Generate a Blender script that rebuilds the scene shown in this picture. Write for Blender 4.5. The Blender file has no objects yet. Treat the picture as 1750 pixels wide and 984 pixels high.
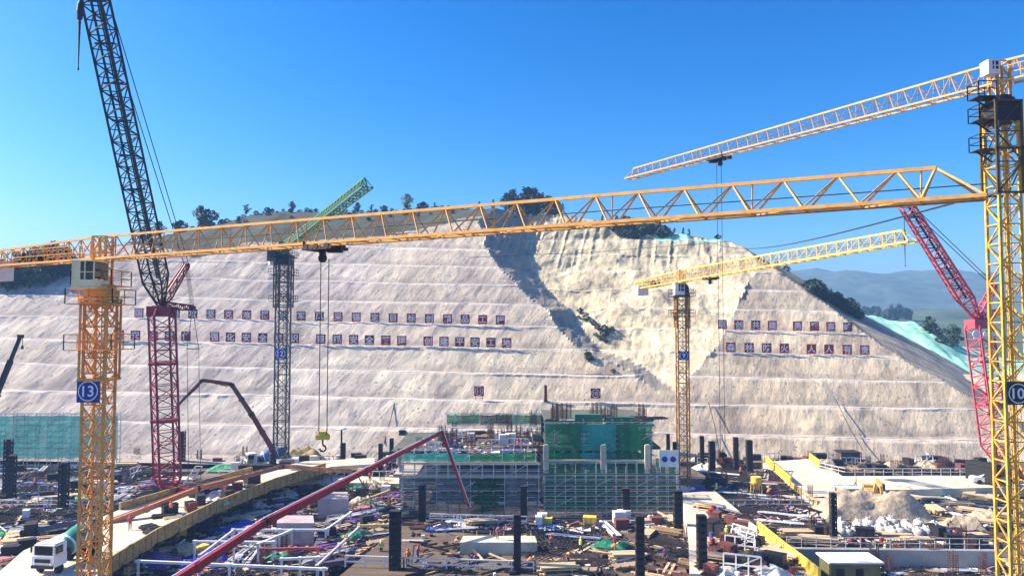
import bpy, math, random
import numpy as np
from mathutils import Vector, Matrix
R = math.radians
rnd = random.Random(7)
SC = bpy.context.scene
COL = SC.collection
CAMH = 28.0; FPX = 1300.0; PITCH = math.atan(64/1300)

# ------------------------------------------------------------------ camera, sky, sun, exposure
cd = bpy.data.cameras.new('camera'); cam = bpy.data.objects.new('camera', cd); COL.objects.link(cam)
cam.location = (0, 0, CAMH); cam.rotation_euler = (R(90)+PITCH, 0, 0)
cd.sensor_width = 36; cd.lens = 36*FPX/1750; cd.clip_start = 0.5; cd.clip_end = 9000
SC.camera = cam
SUN_EL, SUN_AZ = 37.0, 278.0        # azimuth clockwise from +Y (the view direction): left, a little behind the hill
w = bpy.data.worlds.new('World'); SC.world = w; w.use_nodes = True
nt = w.node_tree; bg = nt.nodes['Background']
sky = nt.nodes.new('ShaderNodeTexSky'); sky.sky_type = 'NISHITA'; sky.sun_disc = False
sky.sun_elevation = R(SUN_EL); sky.sun_rotation = R(SUN_AZ); sky.air_density = 1.0; sky.dust_density = 1.5; sky.ozone_density = 4.0
hs = nt.nodes.new('ShaderNodeHueSaturation'); hs.inputs['Saturation'].default_value = 1.48; hs.inputs['Hue'].default_value = 0.496; hs.inputs['Value'].default_value = 0.98
gmn = nt.nodes.new('ShaderNodeGamma'); gmn.inputs['Gamma'].default_value = 1.3
nt.links.new(sky.outputs[0], hs.inputs['Color']); nt.links.new(hs.outputs[0], gmn.inputs['Color']); nt.links.new(gmn.outputs[0], bg.inputs['Color'])
bg.inputs['Strength'].default_value = 0.065
sd = bpy.data.lights.new('sun', 'SUN'); sd.energy = 5.0; sd.angle = R(0.5); sd.color = (1, 0.85, 0.66)
so = bpy.data.objects.new('sun', sd); COL.objects.link(so)
az, el = R(SUN_AZ), R(SUN_EL)
SDIR = Vector((math.sin(az)*math.cos(el), math.cos(az)*math.cos(el), math.sin(el)))
so.rotation_euler = SDIR.to_track_quat('Z', 'Y').to_euler(); so.location = (-60, 60, 120)
vs = SC.view_settings; vs.view_transform = 'Standard'; vs.look = 'None'; vs.gamma = 1; vs.use_curve_mapping = False
vs.exposure = 1.2
SC.cycles.max_bounces = 6; SC.cycles.transparent_max_bounces = 12; SC.cycles.volume_bounces = 0

# ------------------------------------------------------------------ pixel -> world helpers
CP, SP = math.cos(PITCH), math.sin(PITCH)
def ray(px, py):
    u = (px-875)/FPX; v = (492-py)/FPX
    return Vector((u, CP - v*SP, SP + v*CP))
def P(px, py, Y):
    d = ray(px, py); return Vector((0, 0, CAMH)) + d*(Y/d.y)
def G(px, py, z=0.0):
    d = ray(px, py); return Vector((0, 0, CAMH)) + d*((z-CAMH)/d.z)

# ------------------------------------------------------------------ materials
MATS = {}
def mat(name, col, rough=0.75, metal=0.0, var=0.25, scale=2.0, bump=0.0, dirt=None, dirt_amt=0.5, alpha=None, stretch=None):
    if name in MATS: return MATS[name]
    m = bpy.data.materials.new(name); m.use_nodes = True; t = m.node_tree; b = t.nodes['Principled BSDF']
    b.inputs['Roughness'].default_value = rough; b.inputs['Metallic'].default_value = metal
    tc = t.nodes.new('ShaderNodeTexCoord'); mp = t.nodes.new('ShaderNodeMapping')
    t.links.new(tc.outputs['Object'], mp.inputs[0])
    oi = t.nodes.new('ShaderNodeObjectInfo')
    if stretch: mp.inputs['Scale'].default_value = stretch
    n = t.nodes.new('ShaderNodeTexNoise'); n.noise_dimensions = '4D'
    n.inputs['Scale'].default_value = scale; n.inputs['Detail'].default_value = 6; n.inputs['Roughness'].default_value = 0.65
    t.links.new(mp.outputs[0], n.inputs['Vector'])
    mul = t.nodes.new('ShaderNodeMath'); mul.operation = 'MULTIPLY'; mul.inputs[1].default_value = 37
    t.links.new(oi.outputs['Random'], mul.inputs[0]); t.links.new(mul.outputs[0], n.inputs['W'])
    cr = t.nodes.new('ShaderNodeValToRGB'); e = cr.color_ramp.elements
    e[0].position = 0.3; e[1].position = 0.7
    lo = dirt if dirt else tuple(c*(1-var) for c in col); hi = tuple(min(1, c*(1+var)) for c in col)
    if dirt: lo = tuple(c*(1-dirt_amt) + d*dirt_amt for c, d in zip(col, dirt))
    e[0].color = (*lo, 1); e[1].color = (*hi, 1)
    t.links.new(n.outputs['Fac'], cr.inputs[0]); t.links.new(cr.outputs[0], b.inputs['Base Color'])
    if bump:
        bp = t.nodes.new('ShaderNodeBump'); bp.inputs['Strength'].default_value = bump; bp.inputs['Distance'].default_value = 0.3
        t.links.new(n.outputs['Fac'], bp.inputs['Height']); t.links.new(bp.outputs[0], b.inputs['Normal'])
    if alpha is not None:
        # woven net: threads between holes
        wv = t.nodes.new('ShaderNodeTexNoise'); wv.inputs['Scale'].default_value = 9; wv.inputs['Detail'].default_value = 4
        t.links.new(tc.outputs['Object'], wv.inputs['Vector'])
        mr = t.nodes.new('ShaderNodeMapRange'); mr.inputs[1].default_value = 0.3; mr.inputs[2].default_value = 0.7
        mr.inputs[3].default_value = max(0, alpha-0.2); mr.inputs[4].default_value = min(1, alpha+0.2)
        t.links.new(wv.outputs['Fac'], mr.inputs[0])
        tr = t.nodes.new('ShaderNodeBsdfTranslucent'); t.links.new(cr.outputs[0], tr.inputs['Color'])
        m1 = t.nodes.new('ShaderNodeMixShader'); m1.inputs[0].default_value = 0.45; t.links.new(b.outputs[0], m1.inputs[1]); t.links.new(tr.outputs[0], m1.inputs[2])
        tp = t.nodes.new('ShaderNodeBsdfTransparent'); m2 = t.nodes.new('ShaderNodeMixShader'); t.links.new(mr.outputs[0], m2.inputs[0]); t.links.new(tp.outputs[0], m2.inputs[1]); t.links.new(m1.outputs[0], m2.inputs[2])
        t.links.new(m2.outputs[0], t.nodes['Material Output'].inputs['Surface'])
    MATS[name] = m; return m
ORANGE = mat('crane_orange_paint', (0.78, 0.40, 0.09), 0.65, 0, 0.15, 2.5, dirt=(0.3, 0.14, 0.05), dirt_amt=0.5)
YELLOW = mat('crane_yellow_paint', (0.75, 0.45, 0.05), 0.65, 0, 0.2, 2.5, dirt=(0.2, 0.10, 0.03), dirt_amt=0.75)
PALEY = mat('pale_yellow_paint', (0.8, 0.52, 0.12), 0.5, 0, 0.15, 1.0, dirt=(0.5, 0.35, 0.12))
CREAM = mat('cream_paint', (0.62, 0.36, 0.09), 0.6, 0, 0.15, 2.0, dirt=(0.3, 0.16, 0.05))
CABM = mat('cab_ivory_paint', (0.95, 0.80, 0.50), 0.45, 0, 0.08, 0.8, dirt=(0.75, 0.65, 0.25))
OLIVE = mat('olive_green_paint', (0.28, 0.36, 0.06), 0.55, 0, 0.3, 1.0)
DKGREEN = mat('dark_green_paint', (0.04, 0.17, 0.09), 0.55, 0, 0.3, 0.6)
GREYST = mat('grey_steel', (0.12, 0.11, 0.09), 0.6, 0.2, 0.3, 1.5)
DARK = mat('dark_steel', (0.012, 0.011, 0.012), 0.6, 0, 0.4, 2.0)
BLACK = mat('black_rubber', (0.01, 0.01, 0.01), 0.8)
ROPE = mat('steel_rope', (0.02, 0.02, 0.025), 0.6)
RED = mat('red_boom_paint', (0.33, 0.008, 0.016), 0.45, 0, 0.25, 0.8, dirt=(0.22, 0.02, 0.02))
CRIMSON = mat('crimson_crane_paint', (0.22, 0.008, 0.03), 0.5, 0, 0.3, 0.8)
PINKRED = mat('faded_red_crane_paint', (0.48, 0.07, 0.10), 0.5, 0, 0.25, 0.8)
RUSTO = mat('orange_rust_boom_paint', (0.5, 0.2, 0.09), 0.55, 0, 0.3, 0.8)
COLSTEEL = mat('lattice_column_steel', (0.011, 0.010, 0.012), 0.75, 0, 0.6, 1.5, dirt=(0.05, 0.03, 0.02), dirt_amt=0.5)
WHITE = mat('white_paint', (0.8, 0.8, 0.8), 0.5, 0, 0.1, 1.5, dirt=(0.55, 0.52, 0.48))
GALV = mat('galvanised_tube', (0.62, 0.63, 0.64), 0.45, 0.1, 0.2, 2)
BLUESIGN = mat('blue_sign', (0.01, 0.035, 0.3), 0.5, 0, 0.1)
NAVYSIGN = mat('navy_sign', (0.008, 0.012, 0.04), 0.5, 0, 0.1)
LETTER = mat('white_lettering', (0.85, 0.85, 0.85), 0.6, 0, 0.03)
MAROON = mat('maroon_board', (0.22, 0.005, 0.007), 0.6, 0, 0.3, 0.6)
MAROONR = mat('dark_red_board', (0.36, 0.008, 0.014), 0.6, 0, 0.3, 0.6)
GLASS = mat('dark_glass', (0.01, 0.013, 0.016), 0.08, 0, 0.1)
CONC = mat('concrete', (0.36, 0.35, 0.33), 0.9, 0, 0.25, 0.35, 0.15, dirt=(0.2, 0.19, 0.18))
WCONC = mat('bright_concrete', (0.70, 0.64, 0.50), 0.9, 0, 0.15, 0.3, 0.25, dirt=(0.40, 0.33, 0.23), dirt_amt=0.8)
BLUECONC = mat('blue_grey_concrete', (0.16, 0.19, 0.24), 0.8, 0, 0.3, 0.3, 0.1, dirt=(0.08, 0.1, 0.13))  # blue grey concrete with darker mottling
PLY = mat('plywood', (0.30, 0.23, 0.15), 0.85, 0, 0.3, 0.6, dirt=(0.12, 0.09, 0.08), stretch=(1, 0.15, 1))
PLYD = mat('old_plywood_deck', (0.13, 0.095, 0.06), 0.9, 0, 0.35, 0.8, dirt=(0.04, 0.03, 0.025), dirt_amt=0.8, stretch=(0.25, 1.4, 1))
TIMBER = mat('timber', (0.3, 0.2, 0.10), 0.85, 0, 0.3, 1.5, stretch=(0.2, 2, 2))
TIMBERP = mat('pale_timber', (0.56, 0.44, 0.26), 0.85, 0, 0.3, 1.5, dirt=(0.28, 0.2, 0.12), stretch=(0.2, 2, 2))
REBAR = mat('rusty_rebar', (0.09, 0.04, 0.025), 0.85, 0, 0.5, 3)
REBARD = mat('dark_rebar', (0.03, 0.022, 0.025), 0.8, 0, 0.4, 3)
PINKFORM = mat('pink_formwork', (0.42, 0.16, 0.17), 0.8, 0, 0.3, 1)
PURPLE = mat('purple_film', (0.14, 0.05, 0.2), 0.6, 0, 0.4, 1)
BLUET = mat('blue_tarp', (0.015, 0.03, 0.42), 0.5, 0, 0.3, 2, 0.4)
BLUEP = mat('blue_paint', (0.04, 0.09, 0.32), 0.5, 0, 0.3, 1)
GREENT = mat('green_tarp', (0.02, 0.28, 0.12), 0.6, 0, 0.3, 2, 0.4)
GREENN = mat('green_netting', (0.02, 0.36, 0.13), 0.85, 0, 0.4, 0.5, alpha=0.86, dirt=(0.01, 0.07, 0.05), dirt_amt=0.8, stretch=(1, 1, 0.35))
TEALN = mat('teal_netting', (0.05, 0.50, 0.42), 0.85, 0, 0.35, 0.2, alpha=0.92)
GREYN = mat('grey_blue_netting', (0.14, 0.19, 0.23), 0.85, 0, 0.4, 0.3, alpha=0.72)
MINT = mat('mint_cover_net', (0.42, 0.72, 0.58), 0.85, 0, 0.15, 0.22, 0.8, dirt=(0.06, 0.42, 0.3), dirt_amt=0.8)
SACK = mat('white_sack_fabric', (0.58, 0.56, 0.5), 0.9, 0, 0.15, 3, 0.3)
GRAVEL = mat('gravel', (0.40, 0.33, 0.24), 0.95, 0, 0.45, 1.6, 0.9)
OCHRE = mat('ochre_barrier', (0.5, 0.33, 0.10), 0.8, 0, 0.35, 0.9, dirt=(0.2, 0.13, 0.06), dirt_amt=0.8)
BRIGHTY = mat('yellow_barrier', (0.8, 0.58, 0.08), 0.6, 0, 0.15, 1)
SKIN = mat('skin', (0.45, 0.27, 0.18), 0.6, 0, 0.1)
JEANS = mat('dark_trousers', (0.03, 0.035, 0.06), 0.9)
SHIRT = mat('grey_shirt', (0.2, 0.2, 0.22), 0.9)
VESTO = mat('orange_vest', (0.8, 0.2, 0.05), 0.7); VESTY = mat('yellow_vest', (0.65, 0.7, 0.08), 0.7); VESTP = mat('red_vest', (0.6, 0.05, 0.08), 0.7)
LEAFD = mat('dark_leaf', (0.02, 0.05, 0.03), 0.7, 0, 0.5, 0.6)
LEAFM = mat('mid_leaf', (0.05, 0.10, 0.035), 0.7, 0, 0.5, 0.6)
BARK = mat('bark', (0.10, 0.08, 0.06), 0.9)

def slope_material():
    m = bpy.data.materials.new('cut_slope'); m.use_nodes = True; t = m.node_tree; L = t.links.new; N = t.nodes.new
    b = t.nodes['Principled BSDF']; b.inputs['Roughness'].default_value = 0.95
    tc = N('ShaderNodeTexCoord')
    def attr(n):
        a = N('ShaderNodeAttribute'); a.attribute_name = n; s = N('ShaderNodeSeparateColor'); L(a.outputs['Color'], s.inputs[0]); return s
    za, zb = attr('za'), attr('zb')
    def noise(scale, mapping=None, shear=0.0, detail=6, rough=0.6):
        n = N('ShaderNodeTexNoise'); n.inputs['Scale'].default_value = scale; n.inputs['Detail'].default_value = detail; n.inputs['Roughness'].default_value = rough
        v = tc.outputs['Object']
        if shear:
            sp = N('ShaderNodeSeparateXYZ'); L(v, sp.inputs[0]); mm = N('ShaderNodeMath'); mm.operation = 'MULTIPLY_ADD'
            L(sp.outputs['Z'], mm.inputs[0]); mm.inputs[1].default_value = -shear; L(sp.outputs['X'], mm.inputs[2])
            cb = N('ShaderNodeCombineXYZ'); L(mm.outputs[0], cb.inputs['X']); L(sp.outputs['Y'], cb.inputs['Y']); L(sp.outputs['Z'], cb.inputs['Z']); v = cb.outputs[0]
        if mapping:
            mp = N('ShaderNodeMapping'); mp.inputs['Scale'].default_value = mapping; L(v, mp.inputs[0]); v = mp.outputs[0]
        L(v, n.inputs['Vector']); return n.outputs['Fac']
    def ramp(f, stops):
        r = N('ShaderNodeValToRGB'); e = r.color_ramp.elements
        while len(e) < len(stops): e.new(0.5)
        for i, (p, c) in enumerate(stops): e[i].position = p; e[i].color = (*c, 1) if len(c) == 3 else c
        L(f, r.inputs[0]); return r.outputs[0]
    def mix(f, a, bb, blend='MIX'):
        x = N('ShaderNodeMix'); x.data_type = 'RGBA'; x.blend_type = blend
        if isinstance(f, float): x.inputs[0].default_value = f
        else: L(f, x.inputs[0])
        for k, vv in ((6, a), (7, bb)):
            if isinstance(vv, tuple): x.inputs[k].default_value = (*vv, 1)
            else: L(vv, x.inputs[k])
        return x.outputs[2]
    def math_(op, a, bb):
        x = N('ShaderNodeMath'); x.operation = op
        for k, vv in ((0, a), (1, bb)):
            if isinstance(vv, (int, float)): x.inputs[k].default_value = vv
            else: L(vv, x.inputs[k])
        return x.outputs[0]
    big = noise(0.035, detail=4); st = noise(0.75, (1, 0.30, 0.28), 0.55, 8, 0.75); st2 = noise(0.24, (1, 0.3, 0.4), 0.5, 7, 0.7); fine = noise(2.2, None, 0, 8, 0.75)
    gl = ramp(big, [(0.34, (0.44, 0.385, 0.36)), (0.5, (0.53, 0.475, 0.425)), (0.66, (0.62, 0.57, 0.49))])
    wm = ramp(big, [(0.34, (0.51, 0.42, 0.305)), (0.5, (0.60, 0.505, 0.36)), (0.66, (0.68, 0.595, 0.42))])
    base = mix(zb.outputs[1], gl, wm)
    base = mix(1.0, base, ramp(st, [(0.3, (0.80, 0.79, 0.77)), (0.5, (0.98, 0.98, 0.98)), (0.72, (1.12, 1.12, 1.10))]), 'MULTIPLY')
    base = mix(1.0, base, ramp(noise(0.11, (1, 0.5, 0.8), 0.4, 6, 0.7), [(0.32, (0.58, 0.56, 0.57)), (0.45, (0.90, 0.89, 0.89)), (0.56, (1.04, 1.04, 1.02)), (0.68, (1.36, 1.36, 1.30))]), 'MULTIPLY')
    base = mix(1.0, base, ramp(st2, [(0.33, (0.70, 0.69, 0.69)), (0.5, (1, 1, 1)), (0.7, (1.18, 1.17, 1.14))]), 'MULTIPLY')
    # damp, algae-stained band low on each face, edge broken by the streaks
    band = math_('GREATER_THAN', math_('ADD', math_('MULTIPLY', st, 0.9), -0.22), za.outputs[2])
    base = mix(math_('MULTIPLY', band, 0.32), base, (0.22, 0.19, 0.17))
    # drain-hole dots
    vo = N('ShaderNodeTexVoronoi'); vo.inputs['Scale'].default_value = 0.55; L(tc.outputs['Object'], vo.inputs['Vector'])
    dot = math_('LESS_THAN', vo.outputs['Distance'], 0.16)
    base = mix(math_('MULTIPLY', dot, 0.55), base, (0.12, 0.10, 0.10))
    raw = ramp(noise(0.14, (1, 0.6, 0.9), 0.3, 8, 0.7), [(0.32, (0.24, 0.21, 0.16)), (0.40, (0.42, 0.36, 0.25)), (0.48, (0.57, 0.49, 0.32)), (0.62, (0.70, 0.62, 0.43))])
    raw = mix(1.0, raw, ramp(noise(0.55, (1, 0.25, 0.2), 0.35, 8, 0.75), [(0.36, (0.6, 0.6, 0.58)), (0.5, (1, 1, 1)), (0.66, (1.15, 1.15, 1.12))]), 'MULTIPLY')
    spz = N('ShaderNodeSeparateXYZ'); L(tc.outputs['Object'], spz.inputs[0]); upz = N('ShaderNodeMapRange'); upz.inputs[1].default_value = 43; upz.inputs[2].default_value = 50; L(spz.outputs['Z'], upz.inputs[0])
    raw = mix(math_('MULTIPLY', upz.outputs[0], 0.55), raw, ramp(noise(0.5, (1, 0.4, 0.25), 0.3, 7, 0.7), [(0.38, (0.13, 0.13, 0.09)), (0.6, (0.48, 0.44, 0.31))]))
    base = mix(za.outputs[0], base, raw)
    base = mix(zb.outputs[2], base, (0.22, 0.20, 0.19))  # gully wall darkened in colour, painting in part of its shade
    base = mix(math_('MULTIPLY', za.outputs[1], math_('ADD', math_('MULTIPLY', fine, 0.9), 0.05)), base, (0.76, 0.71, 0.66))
    gr = ramp(noise(0.12, None, 0, 8, 0.7), [(0.35, (0.018, 0.035, 0.028)), (0.5, (0.04, 0.055, 0.038)), (0.68, (0.085, 0.08, 0.055))])
    base = mix(zb.outputs[0], base, gr)
    L(base, b.inputs['Base Color'])
    h = math_('ADD', math_('MULTIPLY', st, 0.8), math_('MULTIPLY', fine, 0.35))
    bp = N('ShaderNodeBump'); bp.inputs['Strength'].default_value = 0.65; bp.inputs['Distance'].default_value = 0.6
    L(h, bp.inputs['Height']); L(bp.outputs[0], b.inputs['Normal'])
    return m
SLOPE = slope_material()

# ------------------------------------------------------------------ mesh builder
OFF = {}
def tag(o, label=None, cat=None, group=None, kind=None):
    if label: o['label'] = label
    if cat: o['category'] = cat
    if group: o['group'] = group
    if kind: o['kind'] = kind
    return o
def thing(name, loc, label, cat, group=None):
    o = bpy.data.objects.new(name, None); COL.objects.link(o); o.location = loc; o.empty_display_size = 0.5
    OFF[o.name] = Vector(loc); return tag(o, label, cat, group)
CUBE_F = ((0, 3, 2, 1), (4, 5, 6, 7), (0, 1, 5, 4), (1, 2, 6, 5), (2, 3, 7, 6), (3, 0, 4, 7))
class MB:
    def __init__(s): s.v = []; s.f = []; s.mi = []
    def add(s, vs, fs, mi=0):
        o = len(s.v); s.v.extend(vs)
        for f in fs: s.f.append(tuple(i+o for i in f)); s.mi.append(mi)
    def box(s, c, d, rz=0.0, mi=0):
        x, y, z = d[0]/2, d[1]/2, d[2]/2; cr, sr = math.cos(rz), math.sin(rz)
        pts = [(-x, -y, -z), (x, -y, -z), (x, y, -z), (-x, y, -z), (-x, -y, z), (x, -y, z), (x, y, z), (-x, y, z)]
        s.add([(c[0]+a*cr-b*sr, c[1]+a*sr+b*cr, c[2]+e) for a, b, e in pts], CUBE_F, mi); return s
    def bar(s, p, q, r, r2=None, n=4, mi=0, ref=None):
        p = Vector(p); q = Vector(q); d = q-p
        if d.length < 1e-6: return s
        d.normalize(); u = Vector(ref) if ref else (Vector((0, 0, 1)) if abs(d.z) < 0.9 else Vector((1, 0, 0)))
        a = d.cross(u).normalized(); b = a.cross(d); r2 = r if r2 is None else r2
        ph = math.pi/n if n == 4 else 0
        k = 1.414 if n == 4 else 1.0
        vs = []
        for (c, rr) in ((p, r), (q, r2)):
            for i in range(n):
                an = ph+2*math.pi*i/n; vs.append(tuple(c + (a*math.cos(an)+b*math.sin(an))*rr*k))
        fs = [(i, (i+1) % n, n+(i+1) % n, n+i) for i in range(n)] + [tuple(range(n-1, -1, -1)), tuple(range(n, 2*n))]
        s.add(vs, fs, mi); return s
    def path(s, pts, r, n=6, mi=0):
        for a, b in zip(pts[:-1], pts[1:]): s.bar(a, b, r, n=n, mi=mi)
        return s
    def lathe(s, prof, n=16, axis_o=(0, 0, 0), axis=None, mi=0):
        ax = Vector(axis).normalized() if axis else Vector((0, 0, 1)); o = Vector(axis_o)
        a = ax.orthogonal().normalized(); b = ax.cross(a); vs = []; fs = []
        for (r, h) in prof:
            for i in range(n):
                an = 2*math.pi*i/n; vs.append(tuple(o+ax*h+(a*math.cos(an)+b*math.sin(an))*r))
        for k in range(len(prof)-1):
            for i in range(n): fs.append((k*n+i, k*n+(i+1) % n, (k+1)*n+(i+1) % n, (k+1)*n+i))
        fs.append(tuple(range(n-1, -1, -1))); fs.append(tuple((len(prof)-1)*n+i for i in range(n)))
        s.add(vs, fs, mi); return s
    def prism(s, poly, z0, z1, mi=0):
        n = len(poly); vs = [(p[0], p[1], z0) for p in poly] + [(p[0], p[1], z1) for p in poly]
        ar = sum(poly[i][0]*poly[(i+1) % n][1]-poly[(i+1) % n][0]*poly[i][1] for i in range(n))
        if ar < 0: vs = [(p[0], p[1], z0) for p in poly[::-1]] + [(p[0], p[1], z1) for p in poly[::-1]]
        fs = [tuple(range(n-1, -1, -1)), tuple(range(n, 2*n))] + [(i, (i+1) % n, n+(i+1) % n, n+i) for i in range(n)]
        s.add(vs, fs, mi); return s
    def text(s, body, size, c, bold=0.012, depth=0.03, mi=0, face='-y'):
        cu = bpy.data.curves.new('t', 'FONT'); cu.body = body; cu.size = size; cu.align_x = 'CENTER'; cu.align_y = 'CENTER'
        cu.offset = bold*size; cu.extrude = depth/2; cu.resolution_u = 3
        o = bpy.data.objects.new('t', cu); COL.objects.link(o)
        me = bpy.data.meshes.new_from_object(o.evaluated_get(bpy.context.evaluated_depsgraph_get()))
        xs = [v.co.x for v in me.vertices]; ys = [v.co.y for v in me.vertices]; cx = (min(xs)+max(xs))/2; cy = (min(ys)+max(ys))/2
        s.add([(c[0]+v.co.x-cx, c[1]-v.co.z, c[2]+v.co.y-cy) for v in me.vertices], [tuple(p.vertices) for p in me.polygons], mi)
        bpy.data.objects.remove(o); bpy.data.meshes.remove(me); bpy.data.curves.remove(cu); return s
    def build(s, name, m, parent=None, origin=None, smooth=False, label=None):
        off = OFF[parent.name] if parent else Vector(origin or (0, 0, 0))
        me = bpy.data.meshes.new(name)
        me.from_pydata([(a-off.x, b-off.y, c-off.z) for a, b, c in s.v], [], s.f)
        for mm in (m if isinstance(m, (list, tuple)) else [m]): me.materials.append(mm)
        if any(s.mi): me.polygons.foreach_set('material_index', s.mi)
        if smooth: me.polygons.foreach_set('use_smooth', [True]*len(me.polygons))
        me.update()
        o = bpy.data.objects.new(name, me); COL.objects.link(o)
        if parent: o.parent = parent
        else: o.location = off
        OFF[o.name] = off
        if label: o['label'] = label
        return o
def dup(root, loc, rz=0.0, label=None, group=None, scale=1.0, rx=0.0):
    r = root.copy(); COL.objects.link(r); r.location = loc; r.rotation_euler = (rx, 0, rz); r.scale = (scale,)*3
    if label: r['label'] = label
    if group: r['group'] = group
    for ch in root.children:
        c = ch.copy(); COL.objects.link(c); c.parent = r
        for g in ch.children:
            d = g.copy(); COL.objects.link(d); d.parent = c
    return r

def lerp(a, b, t): return a+(b-a)*t
def tri_truss(mb, p0, p1, h0, h1, w, n, rc, rb, endcut=True, detail=True):
    """triangular jib: two lower chords, one upper chord, zigzag webs"""
    p0 = Vector(p0); p1 = Vector(p1); d = (p1-p0).normalized(); side = d.cross(Vector((0, 0, 1))).normalized(); up = side.cross(d)
    bl = lambda t, sgn: p0.lerp(p1, t)+side*sgn*w/2
    tp = lambda t: p0.lerp(p1, t)+up*lerp(h0, h1, t)
    for sg in (-1, 1): mb.bar(bl(0, sg), bl(1, sg), rc)
    te = 1-0.75/n if endcut else 1
    mb.bar(tp(0), tp(te), rc*1.05)
    for i in range(n):
        a, b = i/n, (i+1)/n; mid = (i+0.62)/n
        if mid > te: mid = te
        for sg in (-1, 1):
            mb.bar(bl(a, sg), tp(mid), rb); mb.bar(tp(mid), bl(b, sg), rb)
        mb.bar(bl(b, -1), bl(b, 1), rb)
        if detail: mb.bar(bl(a, -1 if i % 2 else 1), bl(b, 1 if i % 2 else -1), rb*0.8)
        if i % 3 == 0: mb.bar(tp(min(te, a+0.02/n)), (bl(a, 1)+bl(a, -1))/2, rb*0.8)
    for sg in (-1, 1): mb.bar(tp(te), bl(1, sg), rb*1.2)
def box_truss(mb, p0, p1, w0, w1, n, rc, rb, ref=(0, 0, 1), xb=False, horiz=True):
    p0 = Vector(p0); p1 = Vector(p1); d = (p1-p0).normalized(); a = d.cross(Vector(ref)).normalized(); b = a.cross(d)
    sg = ((-1, -1), (1, -1), (1, 1), (-1, 1))
    nd = lambda t, k: p0.lerp(p1, t)+(a*sg[k % 4][0]+b*sg[k % 4][1])*lerp(w0, w1, t)/2
    for k in range(4): mb.bar(nd(0, k), nd(1, k), rc)
    for i in range(n):
        t0, t1 = i/n, (i+1)/n
        for k in range(4):
            if horiz: mb.bar(nd(t1, k), nd(t1, k+1), rb)
            if xb == 'k':
                m = (nd(t0, k)+nd(t0, k+1))/2
                mb.bar(m, nd(t1, k), rb); mb.bar(m, nd(t1, k+1), rb)
            elif (i+k) % 2 or xb: mb.bar(nd(t0, k), nd(t1, k+1), rb)
            if not ((i+k) % 2) or xb is True: mb.bar(nd(t0, k+1), nd(t1, k), rb)
    for k in range(4): mb.bar(nd(0, k), nd(0, k+1), rb)
def mast(mb, x, y, z0, z1, w, n, rc, rb, xb=False):
    box_truss(mb, (x, y, z0), (x, y, z1), w, w, n, rc, rb, ref=(0, 1, 0), xb=xb)
def railing(mb, pts, h=1.1, r=0.025, step=1.5):
    for a, b in zip(pts[:-1], pts[1:]):
        a = Vector(a); b = Vector(b); L = (b-a).length; n = max(1, int(L/step))
        for k in (0.5, 1.0): mb.bar(a+Vector((0, 0, h*k)), b+Vector((0, 0, h*k)), r)
        for i in range(n+1): mb.bar(a.lerp(b, i/n), a.lerp(b, i/n)+Vector((0, 0, h)), r)
def platform(mb, x, y, z, w, r=0.03):
    """ring platform round a mast with guard rail"""
    h = w/2; i = h-0.75
    for (cx, cy, sx, sy) in ((x, y-(h+i)/2, w, h-i), (x, y+(h+i)/2, w, h-i), (x-(h+i)/2, y, h-i, 2*i), (x+(h+i)/2, y, h-i, 2*i)): mb.box((cx, cy, z), (sx, sy, 0.06))
    c = [(x-h, y-h, z), (x+h, y-h, z), (x+h, y+h, z), (x-h, y+h, z), (x-h, y-h, z)]
    railing(mb, c, 1.15, r, 1.2)
def number_sign(parent, c, size, text, boardm, hh=None):
    hh = hh or size
    b = MB().box(c, (size, 0.06, hh)).build('number_sign', boardm, parent)
    y = c[1]-0.045; m = MB(); n = 40; r1, r0 = size*0.44, size*0.395; vs = []; fs = []
    for i in range(n):
        an = 2*math.pi*i/n
        for r in (r0, r1): vs.append((c[0]+r*math.cos(an), y, c[2]+r*math.sin(an)))
    for i in range(n): fs.append((2*i, 2*((i+1) % n), 2*((i+1) % n)+1, 2*i+1))
    m.add(vs, fs); m.build('ring', LETTER, b)
    MB().text(text, size*0.66, (c[0], y, c[2]), 0.014, 0.02).build('numeral', LETTER, b)
    return b

# ------------------------------------------------------------------ numpy noise
def hash2(i, j, s):
    h = (i*374761393 + j*668265263 + s*2147483647) & 0xffffffff
    h = ((h ^ (h >> 13))*1274126177) & 0xffffffff
    return ((h ^ (h >> 16)) & 0xffff)/65535.0
def vn(x, y, s=0):
    x = np.asarray(x, float); y = np.asarray(y, float); x, y = np.broadcast_arrays(x, y)
    i = np.floor(x).astype(np.int64); j = np.floor(y).astype(np.int64); u = x-i; v = y-j; u = u*u*(3-2*u); v = v*v*(3-2*v)
    a = hash2(i, j, s); b = hash2(i+1, j, s); c = hash2(i, j+1, s); d = hash2(i+1, j+1, s)
    return (a*(1-u)+b*u)*(1-v)+(c*(1-u)+d*u)*v - 0.5
def fbm(x, y, s=0, o=4):
    return sum(vn(np.asarray(x)*2**k, np.asarray(y)*2**k, s+k)/2**k for k in range(o))
def sstep(a, b, x):
    t = np.clip((x-a)/(b-a), 0, 1); return t*t*(3-2*t)
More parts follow.
